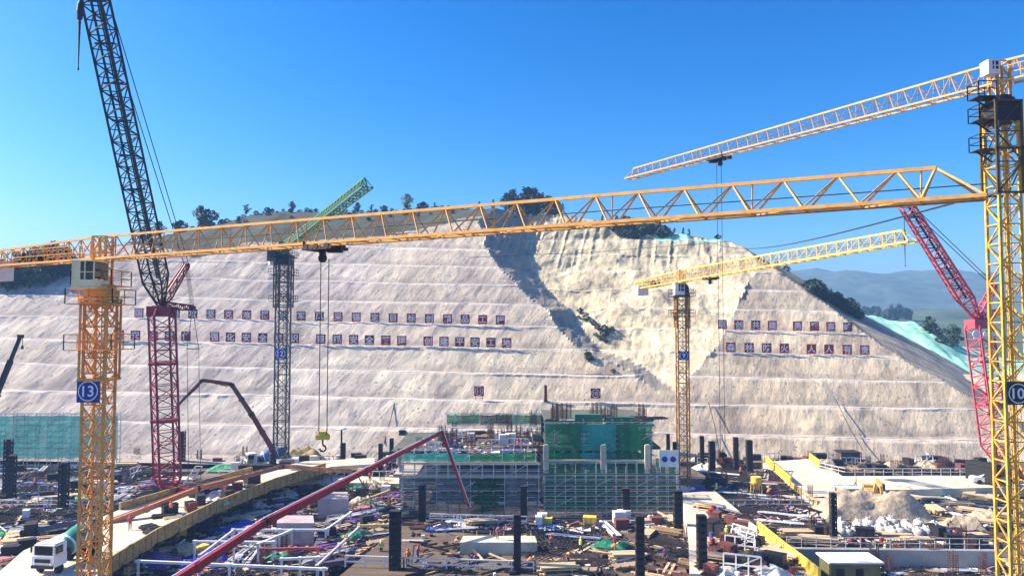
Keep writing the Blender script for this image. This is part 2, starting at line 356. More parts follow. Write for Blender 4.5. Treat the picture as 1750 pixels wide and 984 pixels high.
def grid_obj(name, X, Y, Z, m, attrs=None, smooth=False):
    nr, nc = X.shape; me = bpy.data.meshes.new(name)
    co = np.stack([X, Y, Z], -1).reshape(-1, 3)
    i = np.arange(nr*nc).reshape(nr, nc); f = np.stack([i[:-1, :-1], i[:-1, 1:], i[1:, 1:], i[1:, :-1]], -1).reshape(-1, 4)
    me.vertices.add(len(co)); me.vertices.foreach_set('co', co.ravel())
    me.loops.add(f.size); me.loops.foreach_set('vertex_index', f.ravel())
    me.polygons.add(len(f)); me.polygons.foreach_set('loop_start', np.arange(len(f))*4)
    me.update(calc_edges=True); me.validate()
    me.polygons.foreach_set('use_smooth', [smooth]*len(me.polygons))
    for k, a in (attrs or {}).items():
        at = me.attributes.new(k, 'FLOAT_COLOR', 'POINT'); at.data.foreach_set('color', np.concatenate([a.reshape(-1, 3), np.ones((nr*nc, 1))], 1).ravel())
    me.materials.append(m); o = bpy.data.objects.new(name, me); COL.objects.link(o); return o

# ------------------------------------------------------------------ the benched hillside
DZ, DY, FACE, Y0, FALL = 5.6, 7.5, 5.7, 159.0, 0.02
RX = [-420, -260, -200, -160, -146, -130, -115, -80, -35, 0, 15, 34, 68, 85, 93, 103, 118, 135, 165, 260]
RZ = [40, 42, 43, 43.5, 45, 50, 60, 68.5, 68.5, 67, 67, 62.5, 53.5, 43, 37, 32, 24, 14, 4, -4]
def nat(X, Y):
    r = np.interp(X, RX, RZ); yr = np.interp(X, [-150, -80, -35, 10, 60, 110], [255, 265, 265, 246, 232, 225])
    s_ = np.interp(X, [-160, -122, -92], [0.1, 0.15, 0.4])
    return r - s_*np.maximum(0, yr-Y) - 0.3*np.maximum(0, Y-yr-15) + 1.6*fbm(X/22, Y/22, 3)
ZB = [0, 13, 17.5, 22, 33, 44, 52, 60, 90]; XB = [60, 33, 27, 17, 8, -3, -8, -10, -12]
XR = [61, 38, 44, 50, 60, 70, 76, 80, 90]
def setback(X, z):
    xb = np.interp(z, ZB, XB) + 1.5*vn(z/4, X*0+3, 5); xr = np.interp(z, ZB, XR)
    D = np.interp(z, [0, 12, 16, 25, 35, 50, 60], [0, 0, 4, 9, 11.5, 16, 17])
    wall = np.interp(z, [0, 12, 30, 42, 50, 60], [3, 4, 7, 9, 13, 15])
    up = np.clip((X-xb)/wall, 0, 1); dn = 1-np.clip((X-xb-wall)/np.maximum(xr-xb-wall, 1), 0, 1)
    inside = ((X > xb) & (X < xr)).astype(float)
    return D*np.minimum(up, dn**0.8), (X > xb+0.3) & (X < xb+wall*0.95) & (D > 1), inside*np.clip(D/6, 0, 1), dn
def lip(k, X):
    """outer edge of bench k (1 = lowest) at X"""
    z = DZ*k-FALL*X; y = Y0+DY*(k-1)+FACE+1.6*float(vn(X/45.0, 0.0, 1))
    return y, z
def build_hill():
    xs = np.concatenate([np.arange(-300, -20, 0.75), np.arange(-20, 75, 0.4), np.arange(75, 190, 0.75)])
    rows = [(-7.0, -0.6, 0, 0)]
    FR = [0, 0.12, 0.25, 0.38, 0.5, 0.62, 0.75, 0.88, 0.968, 1.0]
    for k in range(13):
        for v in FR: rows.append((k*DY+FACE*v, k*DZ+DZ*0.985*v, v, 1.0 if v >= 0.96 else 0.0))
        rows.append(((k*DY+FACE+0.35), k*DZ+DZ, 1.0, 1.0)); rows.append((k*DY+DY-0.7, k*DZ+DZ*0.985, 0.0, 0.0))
    T = np.array([r[0] for r in rows])[:, None]; Z = np.array([r[1] for r in rows])[:, None]
    V = np.array([r[2] for r in rows])[:, None]; LP = np.array([r[3] for r in rows])[:, None]
    X = np.repeat(xs[None, :], len(rows), 0); T = T+0*X; V = V+0*X; LP = LP+0*X
    kk = np.floor(T/DY+1e-6); Zr = Z+0*X-FALL*X+0.5*vn(X/17, kk*7.3, 61)*(T > 1)+0.22*vn(X/4, kk*3.1, 62)*(T > 1)
    base_y = 0.9*vn(X/23, kk*5.7, 63)*(T > 1)
    Y = Y0+T+1.6*vn(X/45, 0*X, 1)+base_y*(V < 0.9)
    sb, wall, ins, dn = setback(X, Zr)
    raw = np.clip(ins*1.2, 0, 1)
    raw = np.maximum(raw, sstep(41, 47, Zr+3*fbm(X/9, Zr/9, 9))*sstep(-2, 8, X))
    # straighten benches inside the raw cut and rough it up
    Zs = T*DZ/DY-FALL*X
    bl = np.clip(raw, 0, 1)*0.03
    Zr = Zr*(1-bl)+Zs*bl
    rill = np.abs(vn((X-0.35*Zr)/1.6, Zr/14, 21))*2.0
    rough = 0.30*fbm((X-0.5*Zr)/2.4, Zr/3.0, 11)*(V > 0)*(V < 1) + 0.5*fbm(X/9, Zr/9, 14)
    Y = Y+sb+rough+raw*(1.9*fbm(X/10, Zr/4, 17)+sstep(44, 50, Zr)*0.9*(rill-0.5)+0.12*(rill-0.5))*(T > 0)
    Zr = Zr+raw*1.0*fbm(X/5, T/4, 31)*(T > 0)
    n = nat(X, Y); grass = (n < Zr).astype(float)*np.interp(X, [70, 95], [1, 0.35]); Zf = np.minimum(Zr, n)
    # hilltop rows behind
    ext = np.arange(0, 170, 3.5)[1:, None]
    Xe = np.repeat(xs[None, :], len(ext), 0); Ye = Y[-1:, :]+ext; Ze = nat(Xe, Ye)
    warm = np.clip(sstep(-60, 50, X)+0.5*fbm(X/30, Zr/20, 41), 0, 1)
    z0 = np.zeros_like(Xe); one = np.ones_like(Xe)
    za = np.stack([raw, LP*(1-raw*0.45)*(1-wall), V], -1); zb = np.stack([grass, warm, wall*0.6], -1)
    za = np.concatenate([za, np.stack([z0, z0, one], -1)]); zb = np.concatenate([zb, np.stack([one, z0, z0], -1)])
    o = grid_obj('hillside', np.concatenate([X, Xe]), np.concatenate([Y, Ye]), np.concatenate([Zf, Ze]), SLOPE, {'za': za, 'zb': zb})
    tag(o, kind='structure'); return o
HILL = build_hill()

# ground sheet
gm = mat('site_ground', (0.15, 0.12, 0.10), 0.95, 0, 0.4, 0.3, 0.6, dirt=(0.03, 0.025, 0.028), dirt_amt=0.95)
gx, gy = np.meshgrid(np.concatenate([np.linspace(-3000, -160, 30), np.arange(-155, 156, 2.5), np.linspace(160, 3000, 30)]), np.concatenate([np.linspace(-200, 60, 14), np.arange(62, 165, 1.5), np.linspace(170, 3500, 40)]))
mask = (sstep(60, 80, gy)*(1-sstep(150, 160, gy)))*(np.abs(gx) < 150)
gz = mask*(0.5*fbm(gx/6, gy/6, 51)) - 0.3 - sstep(170, 300, gy)*3
tag(grid_obj('ground', gx, gy, gz, gm, smooth=True), kind='structure')

# far hills and the net-covered spoil hill
fm = mat('forest_hill', (0.06, 0.10, 0.06), 0.95, 0, 0.6, 0.03, 1.0)
def far_hill(name, y0, y1, px, py, seed, m, amp, nx=260):
    xs = np.linspace(-2400, 2400, nx); vs_ = np.linspace(0, 1, 50)
    X, V = np.meshgrid(xs, vs_); Y = y0+(y1-y0)*V
    wx = [(p-875)/FPX*(y0+(y1-y0)*0.5) for p in px]; wz = [CAMH+(556-q)/FPX*(y0+(y1-y0)*0.5) for q in py]
    H = np.interp(X, wx, wz)
    Z = H*np.sin(np.pi*np.clip(V, 0, 1))**0.9 + amp*fbm(X/90, Y/90, seed)*np.sin(np.pi*V) - 2
    tag(grid_obj(name, X, Y, Z, m, smooth=True), kind='structure')
far_hill('far_hill', 1100, 2300, [-800, -200, 200, 700, 1250, 1390, 1440, 1520, 1600, 1700, 1850, 2300], [500, 490, 480, 470, 472, 462, 470, 462, 466, 468, 475, 500], 61, fm, 16)
far_hill('middle_hill', 420, 900, [-800, -200, 700, 1300, 1450, 1550, 1650, 1750, 2300], [540, 545, 548, 548, 535, 528, 534, 538, 540], 71, fm, 8)
def spoil_hill():
    xs = np.linspace(98, 215, 160); ys = np.linspace(205, 330, 120); X, Y = np.meshgrid(xs, ys)
    ridge = np.interp(X, [98, 108, 122, 140, 152, 170, 215], [22, 30, 31, 29, 22, 16, 12])
    Z = 6+(ridge-6)*sstep(212, 268, Y+4*fbm(X/14, Y/14, 80))+1.8*fbm(X/9, Y/9, 81)+0.9*np.abs(vn(X/3.5, Y/6, 85))
    tag(grid_obj('spoil_hill', X, Y, Z, MINT, smooth=True), kind='structure')
spoil_hill()
def terrace():
    soil = mat('bare_soil', (0.52, 0.44, 0.32), 0.95, 0, 0.3, 0.1, 0.4)
    xs = np.linspace(104, 240, 60); ys = np.linspace(176, 240, 40); X, Y = np.meshgrid(xs, ys)
    Z = np.interp(Y, [176, 200, 212, 240], [2, 13, 14.5, 10])+1.2*fbm(X/9, Y/9, 90)
    tag(grid_obj('bare_terrace', X, Y, Z, soil, smooth=True), kind='structure')
terrace()

# ------------------------------------------------------------------ tower cranes
def cab(parent, c, s, body, rz=0.0, front=(1, -1)):
    """operator's cab: shell with framed windows on the front (-y) and one side"""
    x, y, z = c; m = MB(); h = s*1.15
    m.box((x, y, z-h*0.5), (s, s*1.2, 0.1)); m.box((x, y, z+h*0.5), (s*1.06, s*1.26, 0.1))
    m.box((x, y, z-h*0.33), (s*0.98, s*1.18, h*0.26))
    m.box((x-s*0.3, y, z), (s*0.36, s*1.16, h*0.96))
    for dx in (-0.46, 0.08, 0.46): m.box((x+dx*s, y-s*0.57, z), (0.08, 0.08, h*0.95)); m.box((x+dx*s, y+s*0.57, z), (0.08, 0.08, h*0.95))
    m.box((x+0.2*s, y-s*0.575, z+0.08*h), (s*0.6, 0.07, 0.06))
    o = m.build('cab', body, parent)
    wdw = MB(); wdw.box((x+0.2*s, y, z+0.14*h), (s*0.55, s*1.12, h*0.6)); wdw.build('cab_window', GLASS, o)
    return o
def trolley(parent, c, d, m_=DARK, s=1.0):
    m = MB(); d = Vector(d).normalized(); c = Vector(c); side = d.cross(Vector((0, 0, 1))).normalized()
    for sg in (-1, 1):
        m.bar(c-d*1.15*s+side*0.7*sg, c+d*1.15*s+side*0.7*sg, 0.09*s)
        for k in (-0.9, -0.1, 0.8): m.lathe([(0.0, -0.06), (0.2*s, -0.06), (0.2*s, 0.06), (0.0, 0.06)], 12, c+d*k*s+side*0.75*sg+Vector((0, 0, 0.1)), side)
        m.bar(c-d*1.1*s+side*0.7*sg, c-d*1.1*s+side*0.7*sg+Vector((0, 0, 0.5*s)), 0.06*s)
    for k in (-1.1, -0.4, 0.3, 1.1): m.bar(c+d*k*s-side*0.8, c+d*k*s+side*0.8, 0.08*s)
    m.box(c-d*0.2*s-Vector((0, 0, 0.35*s)), (0.35*s, 0.35*s, 0.6*s)); m.box(c+d*0.8*s-Vector((0, 0, 0.05)), (0.9*s, 0.6*s, 0.4*s))
    m.lathe([(0.05, -0.1), (0.28*s, -0.1), (0.28*s, 0.1), (0.05, 0.1)], 14, c-d*0.2*s-Vector((0, 0, 0.55*s)), side)
    return m.build('trolley', m_, parent)
def hook(parent, c, top, s, m_, gap=0.5, n='hook_block'):
    c = Vector(c); m = MB()
    m.box(c, (1.0*s, 0.3*s, 0.35*s)); m.box(c+Vector((0, 0, 0.3*s)), (0.5*s, 0.35*s, 0.3*s))
    for k in (-0.32, 0.32): m.lathe([(0.03, -0.08*s), (0.24*s, -0.08*s), (0.24*s, 0.08*s), (0.03, 0.08*s)], 12, c+Vector((k*s, 0, 0.05*s)), (0, 1, 0))
    o = m.build(n, m_, parent)
    hk = MB(); pts = [c+Vector((0, 0, -0.17*s)), c+Vector((0, 0, -0.6*s))]
    for i in range(8):
        an = R(90-i*38); pts.append(c+Vector((math.cos(an)*0.24*s, 0, -0.84*s+math.sin(an)*0.24*s)))
    hk.path(pts, 0.07*s, 6); hk.build('hook', DARK, o)
    r = MB()
    for k in (-gap/2, gap/2): r.bar(c+Vector((k, 0, 0.2*s)), Vector(top)+Vector((k, 0, 0)), 0.022 if s < 1.2 else 0.03)
    r.build('hoist_rope', ROPE, parent)
def side_platform(mb, x, y, z, w):
    xa, xb = x-w/2-1.25, x-w/2+0.1; mb.box(((xa+xb)/2, y, z), (xb-xa, w*0.9, 0.07)); mb.bar((xa, y, z), (xb, y, z-0.9), 0.05)
    railing(mb, [(xb, y-w*.45, z), (xa, y-w*.45, z), (xa, y+w*.45, z), (xb, y+w*.45, z)], 1.15, 0.03, 0.9)
def tower_crane(label, x, y, z0, zs, w, jib_tip, h0, h1, npan, cj, paint, mastpaint, num, signz, signsize, cage=None, cabpos=None, cabm=CREAM, rc=0.09, rb=0.035, jrc=0.075, jrb=0.03, cw=WHITE, nseg=None, signm=BLUESIGN, trol=None, boxbase=True, plats=()):
    t = thing('tower_crane', (x, y, z0), label, 'tower crane')
    m = MB(); n = nseg or int((zs-z0)/(w*0.95)); mast(m, x, y, z0, zs, w, n, rc, rb, 'k' if paint is ORANGE else False); ms = m.build('mast', mastpaint, t)
    ld = MB()
    for k in (-0.22, 0.22): ld.bar((x+k+0.3, y, z0), (x+k+0.3, y, zs), 0.03)
    z = z0
    while z < zs: ld.bar((x+0.08, y, z), (x+0.52, y, z), 0.02); z += 0.35
    ld.build('ladder', mastpaint, ms)
    if boxbase: MB().box((x, y, z0+0.7), (w*2.4, w*2.4, 1.4)).box((x, y, z0+1.6), (w*1.5, w*1.5, 0.5)).build('foundation_block', WHITE, t)
    if cage:
        cz0, cz1, cwid = cage; m = MB(); mast(m, x, y, cz0, cz1, cwid, max(3, int((cz1-cz0)/2.0)), rc*0.8, rb*0.85, False)
        for zz in (cz0, cz0+(cz1-cz0)*0.48, cz1):
            for sx in (-1, 1): m.bar((x-cwid/2-.1, y+sx*cwid/2, zz), (x+cwid/2+.1, y+sx*cwid/2, zz), 0.08); m.bar((x+sx*cwid/2, y-cwid/2, zz), (x+sx*cwid/2, y+cwid/2, zz), 0.08)
        m.build('climbing_cage', mat('cage_shade_paint', (0.10, 0.06, 0.015), 0.6, 0, 0.3, 1.0, dirt=(0.02, 0.014, 0.01), dirt_amt=0.8) if paint is CREAM else mastpaint, t)  # dark cage colour paints in the backlit shade on the cream crane's upper mast
    for zz, wd in plats:
        m = MB(); (side_platform(m, x, y, zz, w) if paint is CREAM else platform(m, x, y, zz, wd)); m.build('platform', DARK if paint is not ORANGE else mastpaint, t)
    # slewing unit
    m = MB(); m.box((x, y, zs+0.25), (w*1.15, w*1.15, 0.5)); m.box((x, y, zs-0.55), (w*1.2, w*1.2, 1.0 if paint is not ORANGE else 0.3)); m.lathe([(w*0.62, 0), (w*0.62, 0.3), (w*0.5, 0.32), (w*0.5, 0.5)], 24, (x, y, zs+0.5)); m.build('slewing_ring', mastpaint if paint is ORANGE else DARK, t)
    tip = Vector(jib_tip); base = Vector((x, y, jib_z(jib_tip, zs))); d = Vector((tip.x-x, tip.y-y, tip.z-base.z)); L = d.length; d.normalize()
    up = Vector((0, 0, 1)); side = d.cross(up).normalized()
    m = MB(); box_truss(m, (x, y, zs+1.0), (x, y, base.z+h0*0.98), w*0.62, w*0.62, max(2, int((base.z+h0-zs)/1.3)), rc*0.9, rb*1.1, ref=(0, 1, 0)); m.build('slewing_tower', paint, t)
    m = MB(); tri_truss(m, base+d*0.2, tip, h0, h1, h0*0.72, npan, jrc, jrb); j = m.build('jib', paint, t)
    ro = MB(); s2 = side*0.1; ro.bar(base+up*h0*0.55+s2, tip+up*h1*0.4, 0.022); ro.bar(base-up*0.25+s2, tip-up*0.12, 0.02); ro.build('trolley_rope', ROPE, j)
    # counter jib with ballast
    dh = Vector((-d.x, -d.y, -d.z)); e = base+dh*cj
    m = MB(); tri_truss(m, base+dh*0.2, e, h0*1.0, h0*0.75, h0*0.72, max(4, int(cj/1.6)), jrc, jrb, endcut=False)
    hs_ = side*h0*0.36
    railing(m, [base+dh*0.5+hs_, e+hs_], 1.1, 0.025, 1.3); railing(m, [base+dh*0.5-hs_, e-hs_], 1.1, 0.025, 1.3)
    o = m.build('counter_jib', paint, t)
    m = MB()
    for k in range(4): m.bar(e-dh*(0.35+0.55*k)+up*0.9-side*h0*0.5, e-dh*(0.35+0.55*k)+up*0.9+side*h0*0.5, 0.25, mi=0, ref=(0, 0, 1)) if False else m.box(e-dh*(0.35+0.55*k)-up*0.35, (0.5, h0*1.1, 1.7), math.atan2(dh.y, dh.x))
    m.build('counterweight', cw, o)
    m = MB(); wc = base+dh*cj*0.55+up*0.55; m.lathe([(0.45, -0.6), (0.45, -0.5), (0.3, -0.5), (0.3, 0.5), (0.45, 0.5), (0.45, 0.6)], 14, wc, side); m.box(wc+dh*0.9, (0.8, 0.8, 0.7)); m.build('winch', DARK, o)
    if cabpos: cab(t, cabpos[:3], cabpos[3], cabm)
    if num: number_sign(t, (x-(0.25 if paint is ORANGE else 0), y-w/2-rc-0.12, signz), signsize, num, signm)
    if trol is not None:
        s_, gz, col = trol; c = base+d*s_-up*0.35; trolley(t, c, d)
        if gz is not None: hook(t, (c.x, c.y, gz), c-up*0.6, 0.8, col)
    return t
JZ = {}
def jib_z(tip, zs): return JZ[tuple(tip)]
def mk_tip(px, py, Y, base_z):
    p = P(px, py, Y); k = (p.x, p.y, p.z); JZ[k] = base_z; return k
# near crane on the left, orange, number 13
T13 = mk_tip(1684, 337, 30.5, 33.05)
c13 = P(172, 556, 58)
tower_crane('orange tower crane with cream cab and blue number 13 sign, at the left', c13.x, 58, 0, 30.2, 1.6, T13, 1.75, 1.35, 25, 16, ORANGE, ORANGE, '13', P(161, 668, 57).z, 1.7,
            cage=(P(0, 648, 58).z, P(0, 512, 58).z, 2.0), cabpos=(c13.x-0.05, 56.5, 31.75, 1.7), cabm=CABM, rc=0.085, rb=0.036, jrc=0.075, jrb=0.036, nseg=26, trol=(22.4, P(0, 748, 47).z, BRIGHTY), boxbase=False, plats=((P(0, 597, 58).z, 3.5), (P(0, 520, 58).z, 3.5), (31.0, 3.0)))
# near crane on the right, cream jib, number 10
T10 = mk_tip(1074, 306, 96, 46.6)
tower_crane('pale yellow tower crane with navy number 10 sign, cut by the right edge', 37.7, 58, 0, 44.6, 1.6, T10, 1.75, 1.15, 33, 14, CREAM, YELLOW, '10', P(1733, 672, 57).z, 1.68,
            cage=(P(0, 332, 58).z, P(0, 178, 58).z, 1.95), cabpos=(36.5, 57.2, P(1702, 116, 57).z, 0.85), cabm=WHITE, rc=0.1, rb=0.045, jrc=0.075, jrb=0.028, nseg=30, signm=NAVYSIGN, trol=(29.0, 14.0, DARK), boxbase=False, plats=((P(0, 208, 58).z, 4.2), (P(0, 258, 58).z, 4.2), (45.5, 3.8)))
# crane 9 in the middle distance
T9 = mk_tip(1560, 413, 83, 35.2)
tower_crane('yellow tower crane with white ballast and blue number 9 sign', P(1165, 500, 125).x, 125, 0, 33.8, 1.7, T9, 1.9, 1.45, 26, 14.5, PALEY, mat('weathered_orange', (0.4, 0.2, 0.05), 0.6, 0, 0.3), '9', P(1166, 607, 125).z, 1.5,
            cage=(P(0, 560, 125).z, P(0, 502, 125).z, 2.1), cabpos=(27.2, 124, 33.9, 1.6), cabm=WHITE, rc=0.1, rb=0.05, jrc=0.1, jrb=0.045, trol=(8.0, None, DARK), plats=((P(0, 507, 125).z, 3.6), (P(0, 541, 125).z, 3.6)))
# crane 12 on the left, behind
T12 = mk_tip(628, 320, 97, 42.6)
tower_crane('grey-masted tower crane with green jib and blue number 12 sign', P(483, 600, 150).x, 150, 0.3, 41.0, 2.3, T12, 1.9, 1.5, 32, 13, DKGREEN, GREYST, '12', P(483, 604, 148.5).z, 2.2,
            cage=(P(0, 525, 150).z, P(0, 436, 150).z, 3.0), cabpos=(-47, 149, 41.6, 1.7), cabm=GREYST, rc=0.13, rb=0.06, jrc=0.11, jrb=0.055, plats=((P(0, 470, 150).z, 4.6), (P(0, 440, 150).z, 4.6), (P(0, 515, 150).z, 4.4)))

# ------------------------------------------------------------------ lattice-boom crawler cranes
def crawler_house(t, c, rz, paint, s=1.0):
    c = Vector(c); cr, sr = math.cos(rz), math.sin(rz)
    L = lambda x, y, z: (c.x+(x*cr-y*sr)*s, c.y+(x*sr+y*cr)*s, c.z+z*s)
    for sy in (-1, 1):
        m = MB(); pts = []; n = 14
        m.box(L(0, sy*2.6, 0.65), (7.2*s, 1.0*s, 0.8*s), rz)
        for sx in (-1, 1): m.lathe([(0.1, -0.5*s), (0.62*s, -0.5*s), (0.62*s, 0.5*s), (0.1, 0.5*s)], 16, L(sx*3.6, sy*2.6, 0.65), (-sr, cr, 0))
        for k in range(18):
            m.box(L(-3.5+k*0.41, sy*2.6, 1.2), (0.3*s, 1.1*s, 0.12*s), rz); m.box(L(-3.5+k*0.41, sy*2.6, 0.1), (0.3*s, 1.1*s, 0.12*s), rz)
        m.build('crawler_track', BLACK, t)
    m = MB(); m.box(L(0, 0, 1.0), (3.0*s, 4.4*s, 0.9*s), rz); m.lathe([(1.5*s, 0), (1.5*s, 0.4*s)], 20, L(0, 0, 1.4)); m.build('undercarriage', DARK, t)
    m = MB(); m.box(L(-1.5, 0, 2.6), (7.0*s, 2.9*s, 1.5*s), rz); m.box(L(-1.0, 0, 3.5), (5.0*s, 2.4*s, 0.35*s), rz); m.box(L(1.0, -1.2, 3.4), (1.6*s, 0.2*s, 0.4*s), rz)
    for k in range(5): m.box(L(-3.5+k*1.2, -1.48, 2.7), (0.7*s, 0.08*s, 0.9*s), rz)
    h = m.build('machine_house', paint, t)
    m = MB(); m.box(L(2.4, -1.9, 2.8), (1.9*s, 1.2*s, 1.9*s), rz); k = m.build('cab', paint, t)
    m = MB(); m.box(L(2.6, -1.9, 3.1), (1.6*s, 1.24*s, 0.9*s), rz); m.build('cab_window', GLASS, k)
    m = MB()
    for k in range(5): m.box(L(-5.4, 0, 2.1+k*0.62), (1.8*s, 5.2*s, 0.58*s), rz)
    m.build('counterweight', BLACK, t)
def lattice_crane(label, base, head, jibtop, w, nb, nj, bpaint, jpaint, s1, s2, hookat, jw=None, rz=R(200), rc=0.13, rb=0.06, house=True):
    t = thing('crawler_crane', (base[0], base[1], 0.2), label, 'crawler crane'); base = Vector(base); head = Vector(head); jibtop = Vector(jibtop)
    jw = jw or w*0.85
    m = MB(); d = (head-base).normalized(); b1 = base+d*3; box_truss(m, base, b1, 0.5, w, 3, rc, rb); box_truss(m, b1, head-d*1.5, w, w, nb, rc, rb); box_truss(m, head-d*1.5, head, w, w*0.6, 1, rc, rb)
    for k in (0.33, 0.66, 0.97): c = b1.lerp(head, k); m.box(c, (w*1.05, w*1.05, 0.35))
    m.build('main_boom', bpaint, t)
    m = MB(); m.box(head-d*0.9, (w*1.06, w*1.06, 1.5)); m.build('boom_head', bpaint, t)
    m = MB(); jd = (jibtop-head).normalized(); q = head+jd*5; box_truss(m, head, q, 0.7, jw, 3, rc*0.9, rb, ref=(1, 0, 0)); box_truss(m, q, jibtop, jw, jw*0.8, nj, rc*0.9, rb, ref=(1, 0, 0))
    side = jd.cross(Vector((1, 0, 0))).normalized()
    m.build('luffing_jib', jpaint, t)
    m = MB(); wx = Vector((1, 0, 0))
    for k in range(2): m.bar(q+wx*(0.18+0.22*k), jibtop+wx*(0.18+0.22*k), 0.07)
    for k in range(1, 9): c = q.lerp(jibtop, k/9); m.box(c, (jw*0.9, 0.2, 0.2))
    m.build('jib_walkway', DARK, t)
    for p, nm in ((s1, 'jib_strut'), (s2, 'jib_strut')):
        m = MB(); p = Vector(p); box_truss(m, head, head.lerp(p, 0.2), 0.5, 1.1, 2, rc*0.7, rb*0.8); box_truss(m, head.lerp(p, 0.2), p, 1.1, 0.7, 6, rc*0.7, rb*0.8); m.box(p, (0.9, 0.4, 0.5)); m.build(nm, bpaint, t)
    m = MB(); s1 = Vector(s1); s2 = Vector(s2)
    for k in (-0.35, 0.35): m.bar(s1+wx*k, jibtop+wx*(k*1.4+0.6), 0.045)
    for k in range(5): m.bar(s1+wx*(k-2)*0.14, s2+wx*(k-2)*0.14, 0.02)
    sp = s2+(base+Vector((4, 0, 0))-s2)*0.22
    for k in (-0.9, 0.9): m.bar(s2, sp+wx*k, 0.035); m.bar(sp+wx*k, base+wx*(4+k)+Vector((0, 0, 2)), 0.028)
    m.bar(sp-wx*0.95, sp+wx*0.95, 0.07)
    m.build('pendant_line', ROPE, t)
    if hookat:
        hp, sc, dn = hookat; hp = Vector(hp); m = MB(); m.lathe([(0.1, 0), (0.34*sc, 0.3*sc), (0.42*sc, 1.2*sc), (0.3*sc, 2.2*sc), (0.12, 2.6*sc)], 12, hp); o = m.build('hook_block', DARK, t)
        m = MB(); m.lathe([(0.05*sc, -dn), (0.13*sc, -dn+0.1), (0.06*sc, -dn*0.9), (0.16*sc, -0.4), (0.2*sc, -0.1), (0.06, 0.05)], 10, hp); m.build('hook', DARK, o)
        m = MB(); m.bar(hp+Vector((0, 0, 2.3*sc)), (hp.x, hp.y, jibtop.z), 0.04); m.build('hoist_rope', ROPE, t)
    if house: crawler_house(t, (base.x+1.5, base.y, 0.2), rz, bpaint)
    return t
lattice_crane('red crawler crane with tall dark luffing jib, beside the orange crane', P(287, 850, 116), P(276, 522, 115), P(147, -75, 84), 3.0, 14, 26, CRIMSON, DARK,  # jib coloured dark in place of red, painting in its backlit silhouette
              P(319, 453, 118), P(329, 526, 118), (P(136, 36, 80), 0.85, 5.4), jw=2.7, rz=R(160))
lattice_crane('faded red crawler crane leaning behind the number 10 crane', P(1704, 790, 131), P(1671, 545, 130), P(1549, 352, 121), 2.9, 12, 14, PINKRED, PINKRED,
              P(1699, 488, 132), P(1716, 528, 132), (P(1546, 408, 120.5), 0.55, 4.5), jw=2.2, rz=R(20))
t = bpy.data.objects['crawler_crane.001']
b = MB(); b.box(P(1690, 572, 128), (7.5, 0.12, 1.1)); 
b = None
m = MB()
for k, ww in ((0, 1.3), (1.6, 0.9), (2.75, 0.9), (3.9, 0.9)): m.lathe([(0.05, 0), (ww/2, 0.02), (ww/2, 0.12), (0.05, 0.14)], 10, P(1668, 571, 128)+Vector((k, 0, 0)), (0, -1, 0))
m.bar(P(1664, 577, 128.1), P(1712, 577, 128.1), 0.06); m.build('name_plate', LETTER, t)

# ------------------------------------------------------------------ concrete pump booms
def boom_arm(t, p, q, w0, w1, m_, pipe=True):
    m = MB(); p = Vector(p); q = Vector(q); d = (q-p).normalized()
    m.bar(p, q, w0/2, w1/2)
    for k in (0.02, 0.5, 0.97): c = p.lerp(q, k); w_ = lerp(w0, w1, k); m.bar(c-d*0.25, c+d*0.25, w_*0.62)
    m.bar(p.lerp(q, 0.12)-Vector((0, 0, w0*0.8)), p.lerp(q, 0.4)-Vector((0, 0, w0*0.7)), w0*0.14, n=8)
    o = m.build('boom_section', m_, t)
    if pipe:
        m = MB(); u = Vector((0, 0, 1)); of = (u-d*d.dot(u)).normalized()*(w0*0.72)+Vector((0, -w0*0.3, 0)); m.bar(p+of, q+of*(w1/w0), 0.075, n=8); m.build('delivery_pipe', WHITE if m_ is RED else m_, o)
    m = MB(); m.lathe([(0.05, -w1*0.8), (w1*0.6, -w1*0.8), (w1*0.6, w1*0.8), (0.05, w1*0.8)], 14, q, (0, 1, 0)); m.build('elbow_joint', DARK, o)
def pump(label, pts, ws, m_, hose=None, base=None):
    p0 = base or pts[0]; t = thing('concrete_pump', (p0[0], p0[1], 0), label, 'concrete pump')
    for i in range(len(pts)-1): boom_arm(t, pts[i], pts[i+1], ws[i], ws[i+1], m_)
    if hose: m = MB(); m.path(hose, 0.09, 8); m.build('end_hose', m_ if m_ is RED else DARK, t)
    return t
def pump_truck(t, c, rz, cabm, bodym, s=1.0):
    c = Vector(c); cr, sr = math.cos(rz), math.sin(rz); L = lambda x, y, z: (c.x+(x*cr-y*sr)*s, c.y+(x*sr+y*cr)*s, c.z+z*s)
    m = MB(); m.box(L(0, 0, 1.0), (9.5*s, 1.1*s, 0.4*s), rz); m.box(L(-1, 0, 1.7), (6.5*s, 2.3*s, 1.0*s), rz); m.lathe([(0.7*s, 0), (0.6*s, 2.2*s), (0.4*s, 2.6*s)], 14, L(1.6, 0, 2.0))
    for k in (-1, 1):
        for x in (2.2, -3.6): m.bar(L(x, k*1.0, 1.1), L(x, k*3.2, 0.9), 0.13*s); m.bar(L(x, k*3.2, 1.0), L(x, k*3.2, 0.05), 0.1*s)
    m.build('chassis', bodym, t)
    m = MB(); m.box(L(4.2, 0, 1.9), (2.1*s, 2.45*s, 2.1*s), rz); k = m.build('cab', cabm, t)
    m = MB(); m.box(L(4.4, 0, 2.3), (1.8*s, 2.5*s, 0.8*s), rz); m.build('cab_window', GLASS, k)
    for x in (4.0, -1.6, -3.0):
        for k in (-1, 1): m = MB(); m.lathe([(0.1, -0.17*s), (0.5*s, -0.17*s), (0.52*s, 0), (0.5*s, 0.17*s), (0.1, 0.17*s)], 16, L(x, k*1.05, 0.53), (-sr, cr, 0)); m.build('wheel', BLACK, t)
pr = [P(190, 1062, 62), P(455, 890, 76), P(755, 738, 100), P(800, 862, 101.5)]
